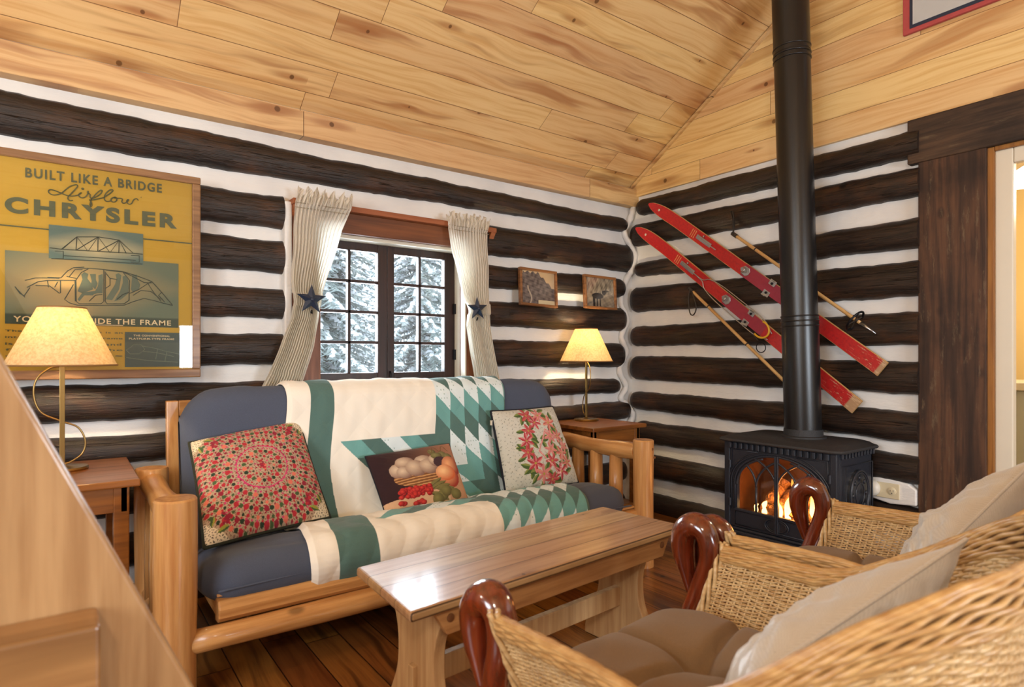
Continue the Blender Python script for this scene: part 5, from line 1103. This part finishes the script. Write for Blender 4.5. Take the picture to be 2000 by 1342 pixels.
def make_chair(label):
    t_ = thing('wicker_armchair', label, 'chair', (0, 0, 0), 'wicker armchairs with swan-neck arms'); NT = NS_*5+1; ts = np.linspace(0, 1, NT)
    HB_ = .86; base = np.array([[surf(t, h) for h in np.linspace(0, 1, 12)] for t in ts])        # NT x 12 x 3
    def S(h): f = h*11; i = min(10, int(f)); q = f-i; return base[:, i]*(1-q)+base[:, i+1]*q
    tang = np.gradient(S(.5), axis=0); tang /= np.linalg.norm(tang, axis=1, keepdims=True); Nn = np.cross(tang, np.array([0, 0, 1.])); Nn /= np.linalg.norm(Nn, axis=1, keepdims=True)
    g_ = M(); NR = 60
    hts = np.linspace(.03, HB_, NR); gap_ = np.linalg.norm(base[:, -1]-base[:, 0], axis=1)*(HB_-.03)/NR
    for r_ in range(NR):
        p = S(hts[r_]); ph = np.arange(NT)/5*PI+r_*PI; off = .0024*np.cos(ph); q = p+Nn*off[:, None]
        q[:, 2] += .0012*np.sin(ph*.5+r_)
        g_.tube(q, np.clip(gap_*.54, .0024, .0052), 5, cap=False)
    g_.build('woven_side', mWick, t_, smooth=True)
    g_ = M()
    for k in range(NS_+1):
        i = min(NT-1, k*5); p = np.array([base[i, j] for j in range(0, 12)]); g_.tube(p, .0032, 5)
    g_.build('stakes', mWick, t_, smooth=True)
    # rolled border: long strands spiralling round an oval core that follows the rim
    g_ = M(); NT2 = 420; ts2 = np.linspace(0, 1, NT2); rim = np.array([surf(t, 1.) for t in ts2]); low = np.array([surf(t, .5) for t in ts2]); dn = low-rim; dn /= np.linalg.norm(dn, axis=1, keepdims=True)
    tg = np.gradient(rim, axis=0); tg /= np.linalg.norm(tg, axis=1, keepdims=True); nn = np.cross(tg, dn); nn /= np.linalg.norm(nn, axis=1, keepdims=True)
    hgt = np.interp(rim[:, 2], [.56, .80], [.036, .075]); NSt = 18; arc_ = np.concatenate([[0], np.cumsum(np.linalg.norm(np.diff(rim, axis=0), axis=1))])
    for k in range(NSt):
        a = 2*PI*k/NSt; tw = a+arc_*3.2; wv = .0022*np.sin(arc_*95+k*PI)
        q = rim+dn*((hgt*.55)[:, None])+dn*((-hgt*.55*np.cos(tw))[:, None])+nn*(((.0105+wv)*np.sin(tw))[:, None])
        g_.tube(q, .0046, 6)
    g_.build('rim_border', mWickD, t_, smooth=True)
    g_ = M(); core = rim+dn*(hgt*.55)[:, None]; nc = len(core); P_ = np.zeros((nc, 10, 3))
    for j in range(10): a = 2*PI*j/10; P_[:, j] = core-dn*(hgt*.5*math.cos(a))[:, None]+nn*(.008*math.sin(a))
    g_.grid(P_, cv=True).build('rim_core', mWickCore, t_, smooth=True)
    # wrapped front edges
    for t in (0, 1):
        e_ = np.array([surf(t, h) for h in np.linspace(1.03, 0, 40)]); g_ = M()
        for k in range(4):
            a = np.linspace(0, 9, 40)+k*PI/2; q = e_+np.stack([.010*np.cos(a), .010*np.sin(a)+.006, np.zeros(40)], 1); g_.tube(q, .0062, 6)
        g_.build('edge_braid', mWick, t_, smooth=True)
    # carved mahogany arm posts with a curled head
    for s in (-1, 1):
        x = s*(.378 if s > 0 else .360); g_ = M()
        pth = smoothpath([(x*.86, .385, 0), (x*.88, .41, .14), (x*.91, .425, .30), (x*.98, .398, .42), (x, .374, .50), (x, .374, .550), (x, .392, .586), (x, .422, .594), (x, .449, .572), (x, .458, .535), (x, .454, .497), (x, .444, .455), (x, .430, .40)], 6)
        if s < 0: pth = pth*np.array([1, 1, .972])
        n_ = len(pth); rr_ = np.interp(np.linspace(0, 1, n_), [0, .12, .25, .36, .45, .55, .62, .70, .80, .88, 1], [.024, .027, .029, .029, .030, .036, .038, .036, .032, .027, .014])
        g_.tube(pth, rr_, 20, ell=(1.15, .95), up=(1, 0, 0)); g_.build('arm_post', mMahog, t_, smooth=True)
    for s in (-1, 1): M().tube([(s*.26, -.28, .30), (s*.28, -.31, 0)], [.022, .016], 14).build('rear_leg', mMahog, t_, smooth=True)
    g_ = M(); g_.tube([tuple(surf(t, .0)) for t in np.linspace(0, 1, 60)], .013, 10); g_.tube([(-HW_B, .365, .26), (HW_B, .365, .26)], .013, 10); g_.build('seat_rail', mWickD, t_, smooth=True)
    M().prism([plan(t, HW_B-.01, .36, -.29) for t in np.linspace(0, 1, 30)], 'z', .262, .275).build('seat_deck', mWick, t_)
    # tufted seat cushion
    nx_ = 80; P_ = np.zeros((nx_, nx_, 3)); Q_ = np.zeros((nx_, nx_, 3))
    for i in range(nx_):
        for j in range(nx_):
            u, v = i/(nx_-1)*2-1, j/(nx_-1)*2-1; e = 5.; m_ = (abs(u)**e+abs(v)**e)**(1/e); sc = max(abs(u), abs(v))/m_ if m_ > 0 else 1
            uu, vv_ = u*sc, v*sc; wd = .272-.055*(1-vv_)/2; x, y = uu*wd, .055+vv_*.355
            ed = max(0, 1-max(abs(u), abs(v))**6)**.5
            cr = math.exp(-((x-.0)/.013)**2)*(vv_ < 1)*.8+math.exp(-((y-.16-.15*abs(x))/.013)**2)*.8+math.exp(-(x*x+(y-.16)**2)/.0016)*1.2
            zt2 = .375+.068*ed-.030*min(1.3, cr)+.008*(1-math.exp(-(x*x)/.004))+.006*float(vnoise(x*9, y*9, 1.2, 2))-.012*math.exp(-(x*x+(y-.16)**2)/.03)
            P_[i, j] = (x, y, zt2); Q_[i, j] = (x, y, .345-.066*ed)
    g_ = M().grid(P_); g_.grid(Q_, flip=True); g_.build('seat_cushion', mBrownF, t_, smooth=True)
    return t_
mWickCore = plain('rim_core_shadowed_reed', lin(96, 66, 36), .8)  # dark tone puts the shade between the strands into the core's colour
def copy_chair(r0, label):
    r_ = r0.copy(); COL.objects.link(r_); r_['label'] = label; ORG[r_.name] = Vector((0, 0, 0))
    for ch in list(r0.children): c_ = ch.copy(); COL.objects.link(c_); c_.parent = r_
    return r_
chA = make_chair('nearer wicker armchair with brown cushion, its rim filling the lower right foreground')
chB = copy_chair(chA, 'farther wicker armchair with brown cushion, beside the gas stove')
chA.location = (-2.24, -2.394, 0); chA.rotation_euler = (0, 0, math.radians(3.6))
chB.location = (-1.435, -2.335, 0); chB.rotation_euler = (0, 0, math.radians(6.0)); chB.scale = (.93, 1, 1)
def satin():
    g = G('beige_dobby_satin'); ch_ = g.n('TexChecker', Vector=g.obj(), Scale=420.).outputs[1]; vo = g.n('TexVoronoi', Vector=g.obj(), Scale=42.).outputs['Distance']
    dot = g.m_('SUBTRACT', 1., g.step(vo, .06, .09)); c = g.mix(ch_, lin(190, 178, 160), lin(176, 162, 144)); c = g.mix(g.m_('MULTIPLY', dot, .5), c, lin(120, 102, 84))
    g.bsdf(c, .38, .5, Sheen_Weight=.3, bump=g.bump(g.noise(g.obj(), 16., 3., .6), .4, .006)); return g.m
mSatin = satin()
PA = [(-2.49, -2.50, .575), (-1.985, -2.625, .735), (-1.99, -2.46, .43), (-2.42, -2.37, .42)]
pillow('throw_pillow', 'beige satin throw pillow leaning in the nearer wicker armchair', PA, .16, None, (mSatin, mSatin), 140, .04, mSatin, pr=.0035, wrinkle=.016, seed=4, power=.6, flange=True)
PB = [(-1.60, -2.46, .60), (-1.12, -2.53, .79), (-1.12, -2.35, .45), (-1.55, -2.31, .43)]
pillow('throw_pillow', 'beige satin throw pillow leaning in the farther wicker armchair', PB, .17, None, (mSatin, mSatin), 140, .04, mSatin, pr=.0035, wrinkle=.009, seed=9, power=.55, flange=True)

# ================================================================ LOFT LADDER in the left foreground
mLad = wood_mat('ladder_pine', lin(176, 138, 94), lin(148, 108, 66), 'Z', .4, .25, scale=.8, heart=.5)
mLad2 = wood_mat('ladder_step_pine', lin(164, 120, 72), lin(134, 92, 50), 'X', .4, .25, scale=.8, heart=.6)
ld = thing('loft_ladder', 'pale pine loft ladder crossing the left foreground, out of focus', 'ladder', (-3.5, -1.9, 0))
a_, b_ = Vector((-3.398, -1.9, 1.074)), Vector((-3.150, -1.9, .519)); dv = (b_-a_).normalized(); pr_ = Vector((dv.z, 0, -dv.x))
if pr_.x > 0: pr_ = -pr_
top = a_-dv*2.2; bot = b_+dv*((b_.z)/-dv.z)
W_ = .30; out_ = [(top.x, top.z), (bot.x, bot.z), (bot.x-.34, 0), (top.x+pr_.x*W_, top.z+pr_.z*W_)]
M().prism([(top.x, top.z), (bot.x, 0), (bot.x+pr_.x*W_*1.1, 0), (top.x+pr_.x*W_, top.z+pr_.z*W_)], 'y', -1.94, -1.90).build('stringer', mLad, ld, bevel=.006, seg=3)

M().box((-3.75, -2.02, .42), (-3.284, -1.94, .700)).build('step', mLad2, ld, bevel=.006, seg=3)
M().box((-3.80, -2.05, 1.02), (-3.52, -1.94, 1.06)).build('step', mLad2, ld, bevel=.006, seg=3)
